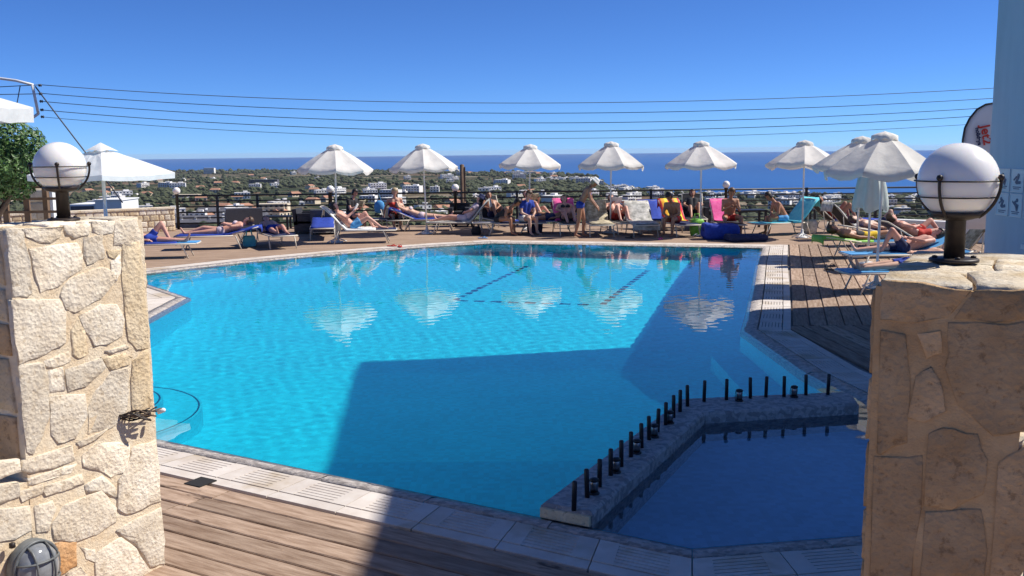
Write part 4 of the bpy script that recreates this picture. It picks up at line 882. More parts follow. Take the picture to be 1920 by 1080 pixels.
# ------------------------------------------------------------------ people
def capsule(mb, a, b, ra, rb, n=10):
    a, b = Vector(a), Vector(b); t = b - a; L_ = max(t.length, 1e-4); t = t / L_
    pts, rr = [], []
    for e in (-88, -55, -25, 0): pts.append(a + t * ra * math.sin(rad(e))); rr.append(ra * math.cos(rad(e)))
    for e in (0, 25, 55, 88): pts.append(b + t * rb * math.sin(rad(e))); rr.append(rb * math.cos(rad(e)))
    mb.tube(pts, rr, n)
def person(loc, rz, pose, skin, hair, wear, label, fem=False, scale=1.0, hat=None, hold=None, name='person'):
    """pose: joint positions in a frame with x = facing / towards the feet"""
    J = {k: Vector(v_) for k, v_ in pose.items()}
    mb = MB(); B = []
    def bone(a, b, ra, rb, reg): capsule(mb, a, b, ra, rb); B.append((Vector(a), Vector(b), (ra + rb) / 2, reg))
    P, N_ = J['pelvis'], J['neck']; up = (N_ - P).normalized(); lat = (J['shL'] - J['shR']).normalized(); fwd = lat.cross(up).normalized()
    if fwd.dot(J['front']) < 0: fwd = -fwd
    L_ = (N_ - P).length; hw = .105 if fem else .09; wst = .085 if fem else .1
    bone(J['hipL'], J['hipR'], .105 if fem else .1, .105 if fem else .1, 'pelvis')
    for s_ in (-1, 1):
        bone(P + lat * s_ * .045 + up * .03, P + up * L_ * .42 + lat * s_ * .05, .1, wst, 'belly')
        bone(P + up * L_ * .45 + lat * s_ * .06, P + up * L_ * .82 + lat * s_ * .075, wst + .003, .1, 'chest')
        if fem: bone(P + up * L_ * .66 + lat * s_ * .075 + fwd * .075, P + up * L_ * .66 + lat * s_ * .075 + fwd * .085, .055, .055, 'bust')
    bone(J['shL'], J['shR'], .06, .06, 'shoulders'); bone(N_ - up * .05, N_.lerp(J['head'], .55), .052, .048, 'neck')
    H = J['head']; hu = (H - N_).normalized(); hf = J.get('look', fwd); hf = (hf - hu * hf.dot(hu)).normalized()
    bone(H - hu * .02, H + hu * .035, .082, .088, 'head'); bone(H - hu * .05 + hf * .025, H - hu * .075 + hf * .045, .06, .045, 'head'); bone(H + hf * .085 - hu * .01, H + hf * .105 - hu * .025, .013, .016, 'head')
    for s_ in (-1, 1): bone(H + lat * s_ * .082, H + lat * s_ * .09 - hu * .02, .018, .014, 'head')
    for sd in 'LR':
        bone(J['sh' + sd], J['el' + sd], .05, .04, 'uparm'); bone(J['el' + sd], J['wr' + sd], .04, .028, 'forearm')
        bone(J['hip' + sd], J['kn' + sd], .088, .058, 'thigh'); bone(J['kn' + sd], J['an' + sd], .056, .036, 'shin')
        k_ = J['kn' + sd]; an = J['an' + sd]; bone(k_.lerp(an, .2), k_.lerp(an, .45), .052, .05, 'shin'); bone(an, J['to' + sd], .034, .024, 'foot')
        wr = J['wr' + sd]; hd = (wr - J['el' + sd]).normalized(); bone(wr, wr + hd * .075, .026, .034, 'hand')
    me = mb.mesh('tmp', M[skin]); tmp = bpy.data.objects.new('tmp', me); COL.objects.link(tmp)
    r1 = tmp.modifiers.new('r', 'REMESH'); r1.mode = 'VOXEL'; r1.voxel_size = .019; s1 = tmp.modifiers.new('s', 'SMOOTH'); s1.iterations = 3; s1.factor = .5
    dg = bpy.context.evaluated_depsgraph_get(); body = bpy.data.meshes.new_from_object(tmp.evaluated_get(dg)); bpy.data.objects.remove(tmp)
    vs = [v_.co.copy() for v_ in body.vertices]; vn = [v_.normal.copy() for v_ in body.vertices]; fs = [tuple(p__.vertices) for p__ in body.polygons]; fc = [p__.center.copy() for p__ in body.polygons]; bpy.data.meshes.remove(body)
    reg = []
    for c in fc:
        best = None
        for a, b_, r_, rgn in B:
            d = b_ - a; tt = max(0, min(1, (c - a).dot(d) / max(d.length_squared, 1e-9))); dd = (c - a - d * tt).length / r_
            if best is None or dd < best[0]: best = (dd, rgn, tt)
        reg.append(best[1:])
    t = thing(name, label, 'person', loc, rz); t.scale = (scale * .95,) * 3
    b = MB(); b.add(vs, fs, 0, True)
    for sd in 'LR':                       # fingers
        wr = J['wr' + sd]; hd = (wr - J['el' + sd]).normalized(); side = hd.cross(fwd if abs(hd.dot(fwd)) < .9 else up).normalized(); nrm = hd.cross(side); k0 = wr + hd * .085
        for q, fl_ in ((-1.5, .062), (-.5, .075), (.5, .07), (1.5, .055)):
            o0 = k0 + side * q * .017; o1 = o0 + hd * fl_ * .55 + nrm * .008; b.tube([o0, o1, o1 + hd * fl_ * .4 + nrm * .022], [.009, .0085, .006], 5)
        o0 = wr + hd * .03 + side * .03; b.tube([o0, o0 + side * .025 + hd * .025, o0 + side * .03 + hd * .055], [.011, .0095, .007], 5)
    b.build('body', M[skin], t)
    def shell(nm, m, sel, off):
        keep = [i for i in range(len(fs)) if sel(i)]
        if not keep: return
        ui = sorted({v_ for i in keep for v_ in fs[i]}); mp = {v_: k for k, v_ in enumerate(ui)}
        bb = MB(); bb.add([vs[v_] + vn[v_] * off for v_ in ui], [tuple(mp[v_] for v_ in fs[i]) for i in keep], 0, True); o = bb.build(nm, M[m], t)
        md = o.modifiers.new('cloth', 'SOLIDIFY'); md.thickness = off * 1.2; md.offset = -1
    for nm, m, rules in wear: shell(nm, m, lambda i: any(reg[i][0] == rn and lo <= reg[i][1] <= hi for rn, lo, hi in rules), .011)
    shell('hair', hair, lambda i: reg[i][0] == 'head' and (fc[i] - H).dot(hu) > -.075 and ((fc[i] - H).dot(hf) < .02 or (fc[i] - H).dot(hu) > .06), .014)
    # eyes and mouth
    for nm, off_, m in (('eye', lat * .032 + hu * .012, 'hairD'), ('eye', -lat * .032 + hu * .012, 'hairD'), ('mouth', -hu * .062 + hf * .008, 'red')):
        bb = MB(); bb.lathe([(0, -.008), (.01, 0), (0, .008)], 6, H + off_ + hf * (.077 if nm == 'eye' else .084)); bb.build(nm, M[m], t)
    if hat:
        bb = MB(); bz = Vector((0, 0, 1)); R3 = bz.rotation_difference(hu).to_matrix(); bb.lathe([(.175, .03), (.18, .035), (.1, .06), (.096, .11), (.075, .14), (0, .15)], 18, H, rot=R3); bb.build('sun_hat', M[hat], t)
    if hold:
        c = (J['wrL'] + J['wrR']) / 2 + (J['wrL'] - J['elL']).normalized() * .1
        bb = MB(); R3 = Matrix.Rotation(.5, 3, 'Y'); bb.box(c + Vector((.0, .07, 0)), (.02, .15, .2), R3 @ Matrix.Rotation(.25, 3, 'Z')); bb.box(c + Vector((.0, -.07, 0)), (.02, .15, .2), R3 @ Matrix.Rotation(-.25, 3, 'Z'))
        o = bb.build('book', M[hold]); o.location = loc; o.rotation_euler = (0, 0, rz); tag(o, 'open book held by ' + ' '.join(label.split()[:11]), 'book')
    return t
def legs_on(J, s_, kL, kR, hipx):
    for sd, sg, k in (('L', 1, kL), ('R', -1, kR)):
        h = Vector((hipx, sg * .09, s_ + .095)); kn = h + Vector((.43 * math.cos(rad(k)), sg * .03, .43 * math.sin(rad(k)) - (.02 if k < 5 else 0))); dz = kn.z - (s_ + .05); dx = math.sqrt(max(.01, .42 ** 2 - dz * dz))
        an = Vector((kn.x + dx, sg * .11, s_ + .05)); J['hip' + sd], J['kn' + sd], J['an' + sd] = h, kn, an
        J['to' + sd] = an + (Vector((.08, sg * .05, .15)) if k < 5 else Vector((.17, sg * .02, -.02)))
def pose_lie(back=8, kL=0, kR=0, arms='side', s_=.345):
    P = Vector((-.16, 0, s_ + .1)); cb, sb_ = math.cos(rad(back)), math.sin(rad(back)); d = Vector((-cb, 0, sb_)); nf = Vector((sb_, 0, cb)); J = {'pelvis': P, 'neck': P + d * .5 + nf * .02, 'head': P + d * .66 + nf * .06, 'front': nf, 'look': nf}
    for sd, sg in (('L', 1), ('R', -1)):
        sh = P + d * .45 + Vector((0, sg * .17, 0)) + nf * .01; J['sh' + sd] = sh
        if arms == 'side': el = sh - d * .27 + Vector((0, sg * .08, 0)) - nf * .03; wr = el - d * .23 + Vector((0, sg * .0, .02))
        elif arms == 'head': el = sh + d * .2 + Vector((0, sg * .18, 0)) + nf * .03; wr = el + d * .08 - Vector((0, sg * .2, 0)) + nf * .06
        elif arms == 'read': el = sh - d * .22 + Vector((0, sg * .09, 0)) + nf * .06; wr = el + nf * .16 + d * .05 + Vector((.1, -sg * .08, 0))
        else: el = sh - d * .2 + Vector((0, sg * .1, 0)) + nf * .05; wr = el - d * .14 + nf * .08 - Vector((0, sg * .14, 0))
        J['el' + sd], J['wr' + sd] = el, wr
    legs_on(J, s_, kL, kR, -.1); return J
def pose_sit(lean=15, s_=.36, arms='knees', spread=.14, out=.42, tuck=0):
    P = Vector((0, 0, s_ + .1)); up = Vector((math.sin(rad(lean)), 0, math.cos(rad(lean)))); nf = Vector((math.cos(rad(lean)), 0, -math.sin(rad(lean)))); J = {'pelvis': P, 'neck': P + up * .5, 'head': P + up * .6 + Vector((.08 + .04 * (lean > 20), 0, .09)), 'front': nf, 'look': Vector((1, 0, -.35))}
    for sd, sg in (('L', 1), ('R', -1)):
        h = P + Vector((.03, sg * .09, -.01)); kn = Vector((out, sg * spread, s_ + .1)); an = Vector((out + .04 - tuck, sg * spread * .9, .07)); J['hip' + sd], J['kn' + sd], J['an' + sd], J['to' + sd] = h, kn, an, an + Vector((.17, sg * .03, -.035))
        sh = P + up * .45 + Vector((0, sg * .18, 0)); J['sh' + sd] = sh
        if arms == 'knees': wr = kn + Vector((-.1, -sg * .02, .09)); el = (sh + wr) / 2 + Vector((-.02, sg * .09, -.1))
        elif arms == 'read': el = sh + Vector((.1, sg * .05, -.25)); wr = el + Vector((.2, -sg * .12, .09))
        elif arms == 'back': el = sh + Vector((-.12, sg * .09, -.24)); wr = el + Vector((-.1, sg * .03, -.22))
        else: el = sh + Vector((.05, sg * .05, -.27)); wr = el + Vector((.12, -sg * .02, -.2))
        J['el' + sd], J['wr' + sd] = el, wr
    return J
def pose_bend(lean=48):
    P = Vector((0, 0, .9)); up = Vector((math.sin(rad(lean)), 0, math.cos(rad(lean)))); nf = Vector((math.cos(rad(lean)), 0, -math.sin(rad(lean)))); J = {'pelvis': P, 'neck': P + up * .5, 'head': P + up * .66 + Vector((.04, 0, -.01)), 'front': nf, 'look': Vector((.6, 0, -.8))}
    for sd, sg in (('L', 1), ('R', -1)):
        h = P + Vector((0, sg * .09, -.03)); kn = Vector((.06 * sg + .03, sg * .1, .48)); an = Vector((-.03 + .1 * sg, sg * .11, .07)); J['hip' + sd], J['kn' + sd], J['an' + sd], J['to' + sd] = h, kn, an, an + Vector((.17, sg * .03, -.04))
        sh = P + up * .45 + Vector((0, sg * .17, 0)); el = sh + Vector((.06, sg * .04, -.27)); J['sh' + sd], J['el' + sd], J['wr' + sd] = sh, el, el + Vector((.14, -sg * .03, -.18))
    return J
SHORTS = [('pelvis', 0, 1), ('thigh', 0, .5)]; BRIEF = [('pelvis', 0, 1), ('thigh', 0, .04)]; TOP = [('bust', 0, 1)]; SUIT = [('pelvis', 0, 1), ('belly', 0, 1), ('chest', 0, .8), ('bust', 0, 1)]; SHIRT = [('belly', 0, 1), ('chest', 0, 1), ('shoulders', 0, 1), ('bust', 0, 1), ('uparm', 0, .55)]
def on(lg): return (lg.location.copy(), lg.rotation_euler.z)
def seat_on(lg, side=0, dx=.15, dy=0):
    z = lg.rotation_euler.z; q = lg.location + Matrix.Rotation(z, 3, 'Z') @ Vector((dx, dy, 0)); return (q, z + rad(side))

# left of the pool
lg = lounger(290, 484, 8, 12, 'blue sun lounger half hidden behind the left pillar', 'lblue'); towel(lg, 12, 'blue', 'royal blue towel on the lounger half hidden by the left pillar', .5)
person(*on(lg), pose_lie(12, 52, 0), 'skinP', 'hairB', [('swim_shorts', 'blue', SHORTS)], 'person with one knee up on the lounger behind the left pillar')
lg = lounger(408, 466, 190, 14, 'sun lounger of the sunbather nearest the stone wall', 'navy'); towel(lg, 14, 'blue', 'royal blue towel under the sunbather nearest the stone wall', .85)
person(*on(lg), pose_lie(14, 0, 10, 'belly'), 'skinP', 'hairB', [('bikini_bottom', 'lilac', BRIEF), ('bikini_top', 'lilac', TOP)], 'sunbather lying flat near the low stone wall', True)
lg = lounger(516, 462, -62, 10, 'sun lounger in front of the dark outdoor table', 'navy')
person(*on(lg), pose_lie(10, 12, 0, 'side'), 'skinP', 'hairB', [('swim_shorts', 'blue', SHORTS)], 'sunbather in blue lying feet first in front of the dark table')
o = MB(); rg = random.Random(2)
for (px, py, nm, m, sz, lb) in [(468, 462, 'beach_bag', 'turq', (.3, .22, .26), 'small turquoise beach bag between the two left sunbathers'), (1003, 436, 'beach_bag', 'navy', (.42, .3, .5), 'navy beach bag standing under the third parasol'), (1307, 442, 'beach_bag', 'green', (.36, .26, .42), 'lime green bag beside the blue inflatable'), (1517, 438, 'beach_bag', 'greytowel', (.38, .25, .36), 'grey striped bag at the foot of the sixth parasol'), (893, 440, 'beach_bag', 'black', (.25, .2, .2), 'small black bag left of the woman in black')]:
    q = at(px, py); t = thing(nm, lb, 'bag', (q.x, q.y, 0), rg.uniform(-.4, .4)); b = MB(); n = 16; vs = []
    for f, k_ in ((0, .8), (.05, .95), (.5, 1.05), (.85, .95), (1, .8)):
        for j in range(n):
            a = 2 * math.pi * j / n; cx = math.copysign(abs(math.cos(a)) ** .55, math.cos(a)); sy_ = math.copysign(abs(math.sin(a)) ** .55, math.sin(a)); vs.append((cx * sz[0] / 2 * k_ * rg.uniform(.95, 1.05), sy_ * sz[1] / 2 * k_ * rg.uniform(.95, 1.05), f * sz[2] * rg.uniform(.97, 1.03)))
    b.add(vs, [(r_ * n + j, r_ * n + (j + 1) % n, (r_ + 1) * n + (j + 1) % n, (r_ + 1) * n + j) for r_ in range(4) for j in range(n)] + [tuple(reversed(range(n))), tuple(range(4 * n, 5 * n))], 0, True); b.build('body', M[m], t)
    for y in (-.06, .06): MB().tube([(-sz[0] * .25, y, sz[2] * .95), (-sz[0] * .15, y, sz[2] + .14), (sz[0] * .15, y, sz[2] + .14), (sz[0] * .25, y, sz[2] * .95)], .011, 6).build('handle', M[m], t)
lg = lounger(672, 455, 6, 48, 'raised sun lounger of the man on the white towel', 'navy'); towel(lg, 48, 'whitetowel', 'white and yellow towel under the man in bright blue shorts', .42)
person(*on(lg), pose_lie(44, 48, 30, 'read'), 'skinP', 'hairD', [('swim_shorts', 'lblue', SHORTS)], 'man in bright blue shorts reclining on a white towel', hold='whitetowel')
lg = lounger(606, 446, -80, 10, 'flat lounger with a blue towel left of the reclining man', 'blue'); towel(lg, 10, 'blue', 'royal blue towel on the empty lounger under the first parasol', .9)
lg = lounger(664, 432, 0, 30, 'lounger under the seated reader in a black shirt', 'navy'); q, z = seat_on(lg, 0, -.1)
person(q, z - .5, pose_sit(12, .36, 'read'), 'skinP', 'hairD', [('black_shirt', 'black', SHIRT), ('shorts', 'navy', SHORTS)], 'man in a black shirt sitting up reading behind the reclining man', hold='beigetowel')
lg = lounger(740, 430, -75, 20, 'lounger under the woman in the red swimsuit', 'black'); q, z = seat_on(lg, 0, .1)
person(q, z, pose_sit(6, .36, 'back', .1), 'skinL', 'hairG', [('swimsuit', 'red', SUIT)], 'woman in a red swimsuit sitting up near the fence', True)
lg = lounger(798, 432, 2, 24, 'lounger with a striped blue towel at the second parasol', 'blue'); towel(lg, 24, 'blue', 'blue towel over the lounger at the second parasol', .3)
person(*on(lg), pose_lie(22, 0, 0, 'head'), 'skinL', 'hairG', [('bikini_bottom', 'lilac', BRIEF), ('bikini_top', 'lilac', TOP)], 'pale sunbather stretched out at the second parasol', True)
lg = lounger(866, 438, 176, 52, 'lounger with raised back right of the second parasol', 'greytowel'); towel(lg, 52, 'greytowel', 'grey towel over the raised lounger right of the second parasol', .2, part='back')
person(*on(lg), pose_lie(48, 8, 0, 'belly'), 'skinP', 'hairD', [('shirt', 'lilac', SHIRT), ('shorts', 'lilac', SHORTS)], 'person in a pale shirt and cap leaning back right of the second parasol', hat='navy')
# middle
lg = lounger(958, 440, 0, 0, 'flat lounger under the woman in black at the third parasol', 'navy'); q, z = seat_on(lg, 0, -.35)
person(q + Vector((0, -.1, 0)), rad(-20), pose_sit(52, .36, 'knees', .12), 'skinT', 'hairD', [('black_swimsuit', 'black', SUIT)], 'woman in black bending forward on the lounger at the third parasol', True)
q, z = seat_on(lg, 0, .35)
person(q, rad(-55), pose_sit(16, .36, 'knees', .12), 'skinL', 'hairB', [('blue_top', 'blue', SHIRT), ('shorts', 'whitetowel', SHORTS)], 'person in a blue top sitting just left of the third parasol pole')
lg = lounger(1030, 436, 178, 18, 'lounger under the tanned sunbather right of the navy bag', 'blue')
person(*on(lg), pose_lie(14, 0, 14, 'side'), 'skinT', 'hairD', [('swim_shorts', 'navy', SHORTS)], 'tanned sunbather lying behind the navy bag')
lg = lounger(1064, 438, -84, 46, 'lounger with a pink towel left of the bending woman', 'black'); towel(lg, 46, 'pink', 'hot pink towel hung over the lounger back left of the bending woman', .2, part='back')
person(*on(lg), pose_lie(42, 35, 20, 'belly'), 'skinP', 'hairB', [('bikini_bottom', 'black', BRIEF), ('bikini_top', 'black', TOP)], 'woman leaning back against the pink towel', True)
q = at(1088, 445); person((q.x, q.y, .002), rad(-8), pose_bend(30), 'skinT', 'hairG', [('bikini_bottom', 'blue', BRIEF), ('bikini_top', 'blue', TOP)], 'standing woman in a blue bikini and white hat bending forward', True, 1.0, hat='whitetowel')
lg = lounger(1122, 440, -88, 42, 'lounger with a patterned beige towel right of the bending woman', 'black'); towel(lg, 42, 'beigetowel', 'beige patterned towel over the lounger right of the bending woman', .8)
lg = lounger(1160, 436, -75, 44, 'lounger of the person reading at the fourth parasol', 'black')
person(*on(lg), pose_lie(42, 40, 46, 'read'), 'skinP', 'hairB', [('shorts', 'red', SHORTS)], 'pink-skinned person reading in the lounger at the fourth parasol', hold='whitetowel')
lg = lounger(1202, 440, -88, 40, 'empty lounger with grey towels between the fourth and fifth parasols', 'black'); towel(lg, 40, 'greytowel', 'grey white towel spread over the empty lounger', .85, .15, .7)
lg = lounger(1246, 428, -86, 6, 'flat lounger with a royal blue pad behind the rainbow towel', 'blue')
lg = lounger(1272, 440, -80, 46, 'lounger with the rainbow towel under the fifth parasol', 'navy'); towel(lg, 46, 'rainbow', 'red and yellow striped rainbow towel on a raised lounger', .3, part='back')
q, z = seat_on(lg, 0, .2); person(q + Vector((-.15, 0, 0)), rad(-125), pose_sit(30, .36, 'knees', .13), 'skinT', 'hairD', [('swim_shorts', 'red', SHORTS)], 'tanned man sitting hunched beside the rainbow towel')
# right of the middle
q = at(1350, 446)
def inflatable(px, py, wd, dp, h, m, label, rz):
    q = at(px, py); t = thing('inflatable_mattress', label, 'inflatable', (q.x, q.y, .002), rz); k_ = 4
    for i in range(k_):
        r_ = dp / k_ / 2; y = -dp / 2 + r_ + i * 2 * r_; b = MB(); b.tube([(-wd / 2, 0, 0), (-wd / 2 + .05, 0, 0), (wd / 2 - .05, 0, 0), (wd / 2, 0, 0)], [r_ * .6, r_ * 1.03, r_ * 1.03, r_ * .6], 12)
        b.v = [(x, y_ + y, max(0, h / 2 + z_ * h / (2 * r_))) for x, y_, z_ in b.v]; b.build('chamber', M[m], t)
    b = MB(); b.box((-wd / 2 + .1, 0, h * .75), (.2, dp * .9, h * .7)); o = b.build('pillow', M[m], t); md = o.modifiers.new('b', 'BEVEL'); md.width = .06; md.segments = 3
inflatable(1350, 448, .85, .6, .36, 'blue', 'royal blue inflatable block in front of the seated man', 0); inflatable(1398, 452, .95, .5, .16, 'navy', 'navy inflatable mattress lying flat by the pool edge', .15)
lg = lounger(1362, 440, -90, 44, 'lounger behind the blue inflatable block', 'black'); towel(lg, 44, 'pink', 'hot pink towel behind the man on the blue inflatable', .1, part='back', wd=.56)
q, z = seat_on(lg, 0, .25); person(q, rad(-88), pose_sit(14, .40, 'read', .22), 'skinT', 'hairB', [('swim_shorts', 'red', SHORTS)], 'tanned man facing the pool in dark red shorts')
lg = lounger(1470, 440, 200, 50, 'lounger with the turquoise towel by the sixth parasol', 'turq'); towel(lg, 50, 'turq', 'turquoise and yellow towel over the raised lounger back', .3, part='back', wd=.7)
q, z = seat_on(lg, 0, .0); person(q, rad(188), pose_sit(34, .36, 'knees', .12, .44), 'skinT', 'hairD', [('swim_shorts', 'lblue', SHORTS)], 'dark haired man sitting sideways bent over by the turquoise towel')
lg = lounger(1576, 436, 2, 42, 'lounger under the woman in the red top near the fence', 'black'); towel(lg, 42, 'blue', 'blue towel on the seat below the woman in the red top', .9, part='seat')
person(*on(lg), pose_lie(40, 56, 50, 'belly'), 'skinT', 'hairD', [('swimsuit', 'red', SUIT)], 'woman in a red top leaning back with knees up', True)
# side row
lg = lounger(1628, 482, 4, 8, 'light blue lounger under the sunbather in yellow shorts', 'lblue'); towel(lg, 8, 'green', 'lime green towel at the head of the yellow-shorts sunbather', .2, part='back')
person(*on(lg), pose_lie(8, 0, 12, 'side'), 'skinT', 'hairB', [('swim_shorts', 'yellow', SHORTS), ('black_vest', 'black', [('belly', 0, 1)])], 'sunbather in yellow shorts lying with head towards the pool')
lg = lounger(1660, 460, 3, 10, 'lounger behind the sunbather in yellow shorts', 'blue')
person(*on(lg), pose_lie(10, 55, 0, 'side'), 'skinL', 'hairB', [('swim_shorts', 'navy', SHORTS)], 'sunbather with a raised knee behind the yellow shorts')
lg = lounger(1680, 508, 182, 20, 'light blue lounger between the yellow shorts and the nearest pair of feet', 'lblue')
person(*on(lg), pose_lie(16, 52, 0, 'belly'), 'skinP', 'hairD', [('swim_shorts', 'navy', SHORTS)], 'sunbather with a bent pale knee beside the right pillar')
lg = lounger(1690, 546, 182, 24, 'nearest light blue lounger, half hidden by the right pillar', 'lblue')
person(*on(lg), pose_lie(20, 0, 0, 'belly'), 'skinL', 'hairD', [('swim_shorts', 'blue', SHORTS)], 'nearest sunbather, only legs showing left of the right pillar')
lg = lounger(1775, 500, 176, 55, 'lounger with a beige towel on its back under the large globe lamp', 'beigetowel'); towel(lg, 55, 'beigetowel', 'beige towel on the lounger back under the large globe lamp', .1, part='back')

lg = lounger(928, 430, -70, 55, 'raised black lounger left of the woman in black', 'black')
person(*on(lg), pose_lie(50, 30, 44, 'belly'), 'skinT', 'hairD', [('swim_shorts', 'navy', SHORTS)], 'man in navy shorts leaning back left of the woman in black')
lg = lounger(1004, 424, -60, 50, 'raised grey lounger near the fence behind the navy bag', 'greytowel')
person(*on(lg), pose_lie(46, 20, 36, 'read'), 'skinP', 'hairB', [('swimsuit', 'black', SUIT)], 'woman in a black swimsuit reading near the fence behind the navy bag', True, hold='beigetowel')
lg = lounger(1228, 432, -84, 36, 'raised navy lounger right of the grey towels', 'navy'); towel(lg, 36, 'blue', 'royal blue towel on the raised lounger right of the grey towels', .6)
lg = lounger(1300, 428, -96, 56, 'raised black lounger behind the lime green bag', 'black')
person(*on(lg), pose_lie(52, 42, 30, 'belly'), 'skinT', 'hairD', [('shirt', 'black', SHIRT), ('shorts', 'black', SHORTS)], 'person in black leaning back behind the lime green bag')
lg = lounger(1728, 476, 6, 30, 'navy lounger behind the large globe lamp', 'navy')
person(*on(lg), pose_lie(26, 40, 10, 'belly'), 'skinP', 'hairB', [('swim_shorts', 'red', SHORTS)], 'sunbather in red shorts beside the large globe lamp')
lg = lounger(1610, 448, 8, 46, 'raised black lounger between the red top and the yellow shorts', 'black'); towel(lg, 46, 'greytowel', 'grey towel on the raised lounger between the red top and yellow shorts', .4)
sole = MB(); n = 14; sole.add([(.13 * math.cos(2 * math.pi * i / n), .048 * math.sin(2 * math.pi * i / n) * (1.15 if math.cos(2 * math.pi * i / n) > 0 else .9), z) for z in (0, .018) for i in range(n)], [tuple(reversed(range(n))), tuple(range(n, 2 * n))] + [(i, (i + 1) % n, (i + 1) % n + n, i + n) for i in range(n)])
for i, (px, py, m, tx) in enumerate([(735, 462, 'red', 'red flip-flop on the deck near the man on the white towel'), (750, 463, 'red', 'second red flip-flop nearer the pool by the white towel lounger'), (905, 447, 'lblue', 'light blue flip-flop left of the woman in black'), (1180, 447, 'black', 'black flip-flop below the fourth parasol'), (1238, 449, 'pink', 'pink flip-flop in front of the rainbow towel'), (1560, 500, 'black', 'black flip-flop on the side deck below the yellow shorts'), (1555, 506, 'black', 'second black flip-flop on the side deck nearer the pillar')]):
    q = at(px, py); t = thing('flip_flop', tx, 'flip-flop', (q.x, q.y, .004), rnd.uniform(-2, 2)); sole_o = link('sole', sole.mesh('sole', M[m]), t); MB().tube([(-.01, -.045, .018), (.05, -.02, .05), (.075, 0, .022), (.05, .02, .05), (-.01, .045, .018)], .006, 5).build('strap', M[m], t)

# ------------------------------------------------------------------ terrace furniture
def armchair(px, py, wd, m, label, rz=0):
    q = at(px, py); t = thing('rattan_armchair', label, 'armchair', (q.x, q.y, 0), rz, 'dark rattan armchairs'); h = .66
    MB().box((0, 0, .2), (wd, .66, .28)).build('seat_box', M[m], t); o = MB().box((0, -.02, .40), (wd - .26, .58, .12)).build('cushion', M['black'], t); md = o.modifiers.new('b', 'BEVEL'); md.width = .03; md.segments = 2
    MB().box((0, .30, .46), (wd, .12, .44), Matrix.Rotation(-.1, 3, 'X')).build('backrest', M[m], t)
    for s_ in (-1, 1): MB().box((s_ * (wd / 2 - .06), -.03, .42), (.12, .62, .28)).build('armrest', M[m], t)
    for sx_ in (-1, 1):
        for sy_ in (-1, 1): MB().box((sx_ * (wd / 2 - .05), sy_ * .28, .03), (.05, .05, .06)).build('leg', M['blackpaint'], t)
def table(px, py, wd, dp, h, label):
    q = at(px, py); t = thing('outdoor_table', label, 'table', (q.x, q.y, 0), rnd.uniform(-.1, .1), 'dark outdoor tables')
    MB().box((0, 0, h - .02), (wd, dp, .04)).build('table_top', M['blackpaint'], t)
    for sx_ in (-1, 1):
        for sy_ in (-1, 1): MB().box((sx_ * (wd / 2 - .04), sy_ * (dp / 2 - .04), (h - .04) / 2), (.06, .06, h - .04)).build('leg', M['blackpaint'], t)
armchair(458, 434, 1.0, 'grayweave', 'grey rattan armchair left of the low dark table by the fence', rad(200)); armchair(580, 436, .8, 'rattan', 'black rattan armchair right of the low dark table', rad(90)); armchair(612, 438, .7, 'grayweave', 'grey rattan armchair under the first parasol', rad(180))
armchair(862, 424, .6, 'rattan', 'black rattan armchair behind the person in the cap', rad(0)); armchair(1335, 424, .7, 'rattan', 'black rattan armchair between the rainbow towel and the seated man', rad(10))
table(520, 430, .78, .55, .40, 'low dark outdoor table between the left armchairs'); table(905, 425, .7, .5, .5, 'dark outdoor table right of the person in the cap'); table(1405, 428, .8, .6, .52, 'dark outdoor table left of the hunched man'); table(1540, 425, .6, .5, .5, 'dark outdoor table behind the sixth parasol')
q = atd(712, 392, 28.5); t = thing('hanging_bag', 'bright blue bag hanging on the fence left of the woman in red', 'bag', (q.x, q.y - .05, .42))
b = MB(); b.lathe([(.05, 0), (.13, .03), (.16, .18), (.13, .32), (.05, .38)], 14, sy=.5); b.build('body', M['lblue'], t); MB().tube([(-.06, 0, .35), (0, 0, .58), (.06, 0, .35)], .012, 6).build('strap', M['lblue'], t)

# ------------------------------------------------------------------ pole, wires, tree, gate on the left
q = atd(868, 400, 46); t = thing('timber_pole', 'brown timber utility pole beyond the fence', 'pole', (q.x, q.y, -6)); zt_ = atd(868, 309, 46).z + 6
MB().lathe([(.13, 0), (.1, zt_), (.0, zt_ + .03)], 10).build('shaft', M['wood'], t); MB().box((.12, 0, zt_ - .9), (.07, .12, 1.6)).build('brace', M['wood'], t)
WD = 34.0
t = thing('wire_bracket', 'white tubular wire bracket with insulators at the upper left', 'bracket', atd(64, 190, WD))
o0 = t.location
def brk(pts, r_, nm, m='pole'): MB().tube([atd(*p_, WD) - o0 for p_ in pts], r_, 8).build(nm, M[m], t)
brk([(-40, 140), (0, 147), (30, 151), (62, 159)], .045, 'arm'); brk([(60, 157), (66, 185), (72, 214)], .05, 'upright'); brk([(72, 213), (58, 223), (38, 233)], .05, 'foot'); brk([(25, 233), (38, 160), (38, 162)], .018, 'stay', 'wire'); brk([(25, 150), (60, 160)], .02, 'clamp', 'wire')
for y in (160, 176, 190, 206, 219): MB().lathe([(.02, -.06), (.055, -.03), (.03, 0), (.055, .03), (.02, .06)], 8, atd(75 + (y - 160) * .08, y, WD) - o0, rot=Matrix.Rotation(rad(90), 3, 'Y')).build('insulator', M['wire'], t)
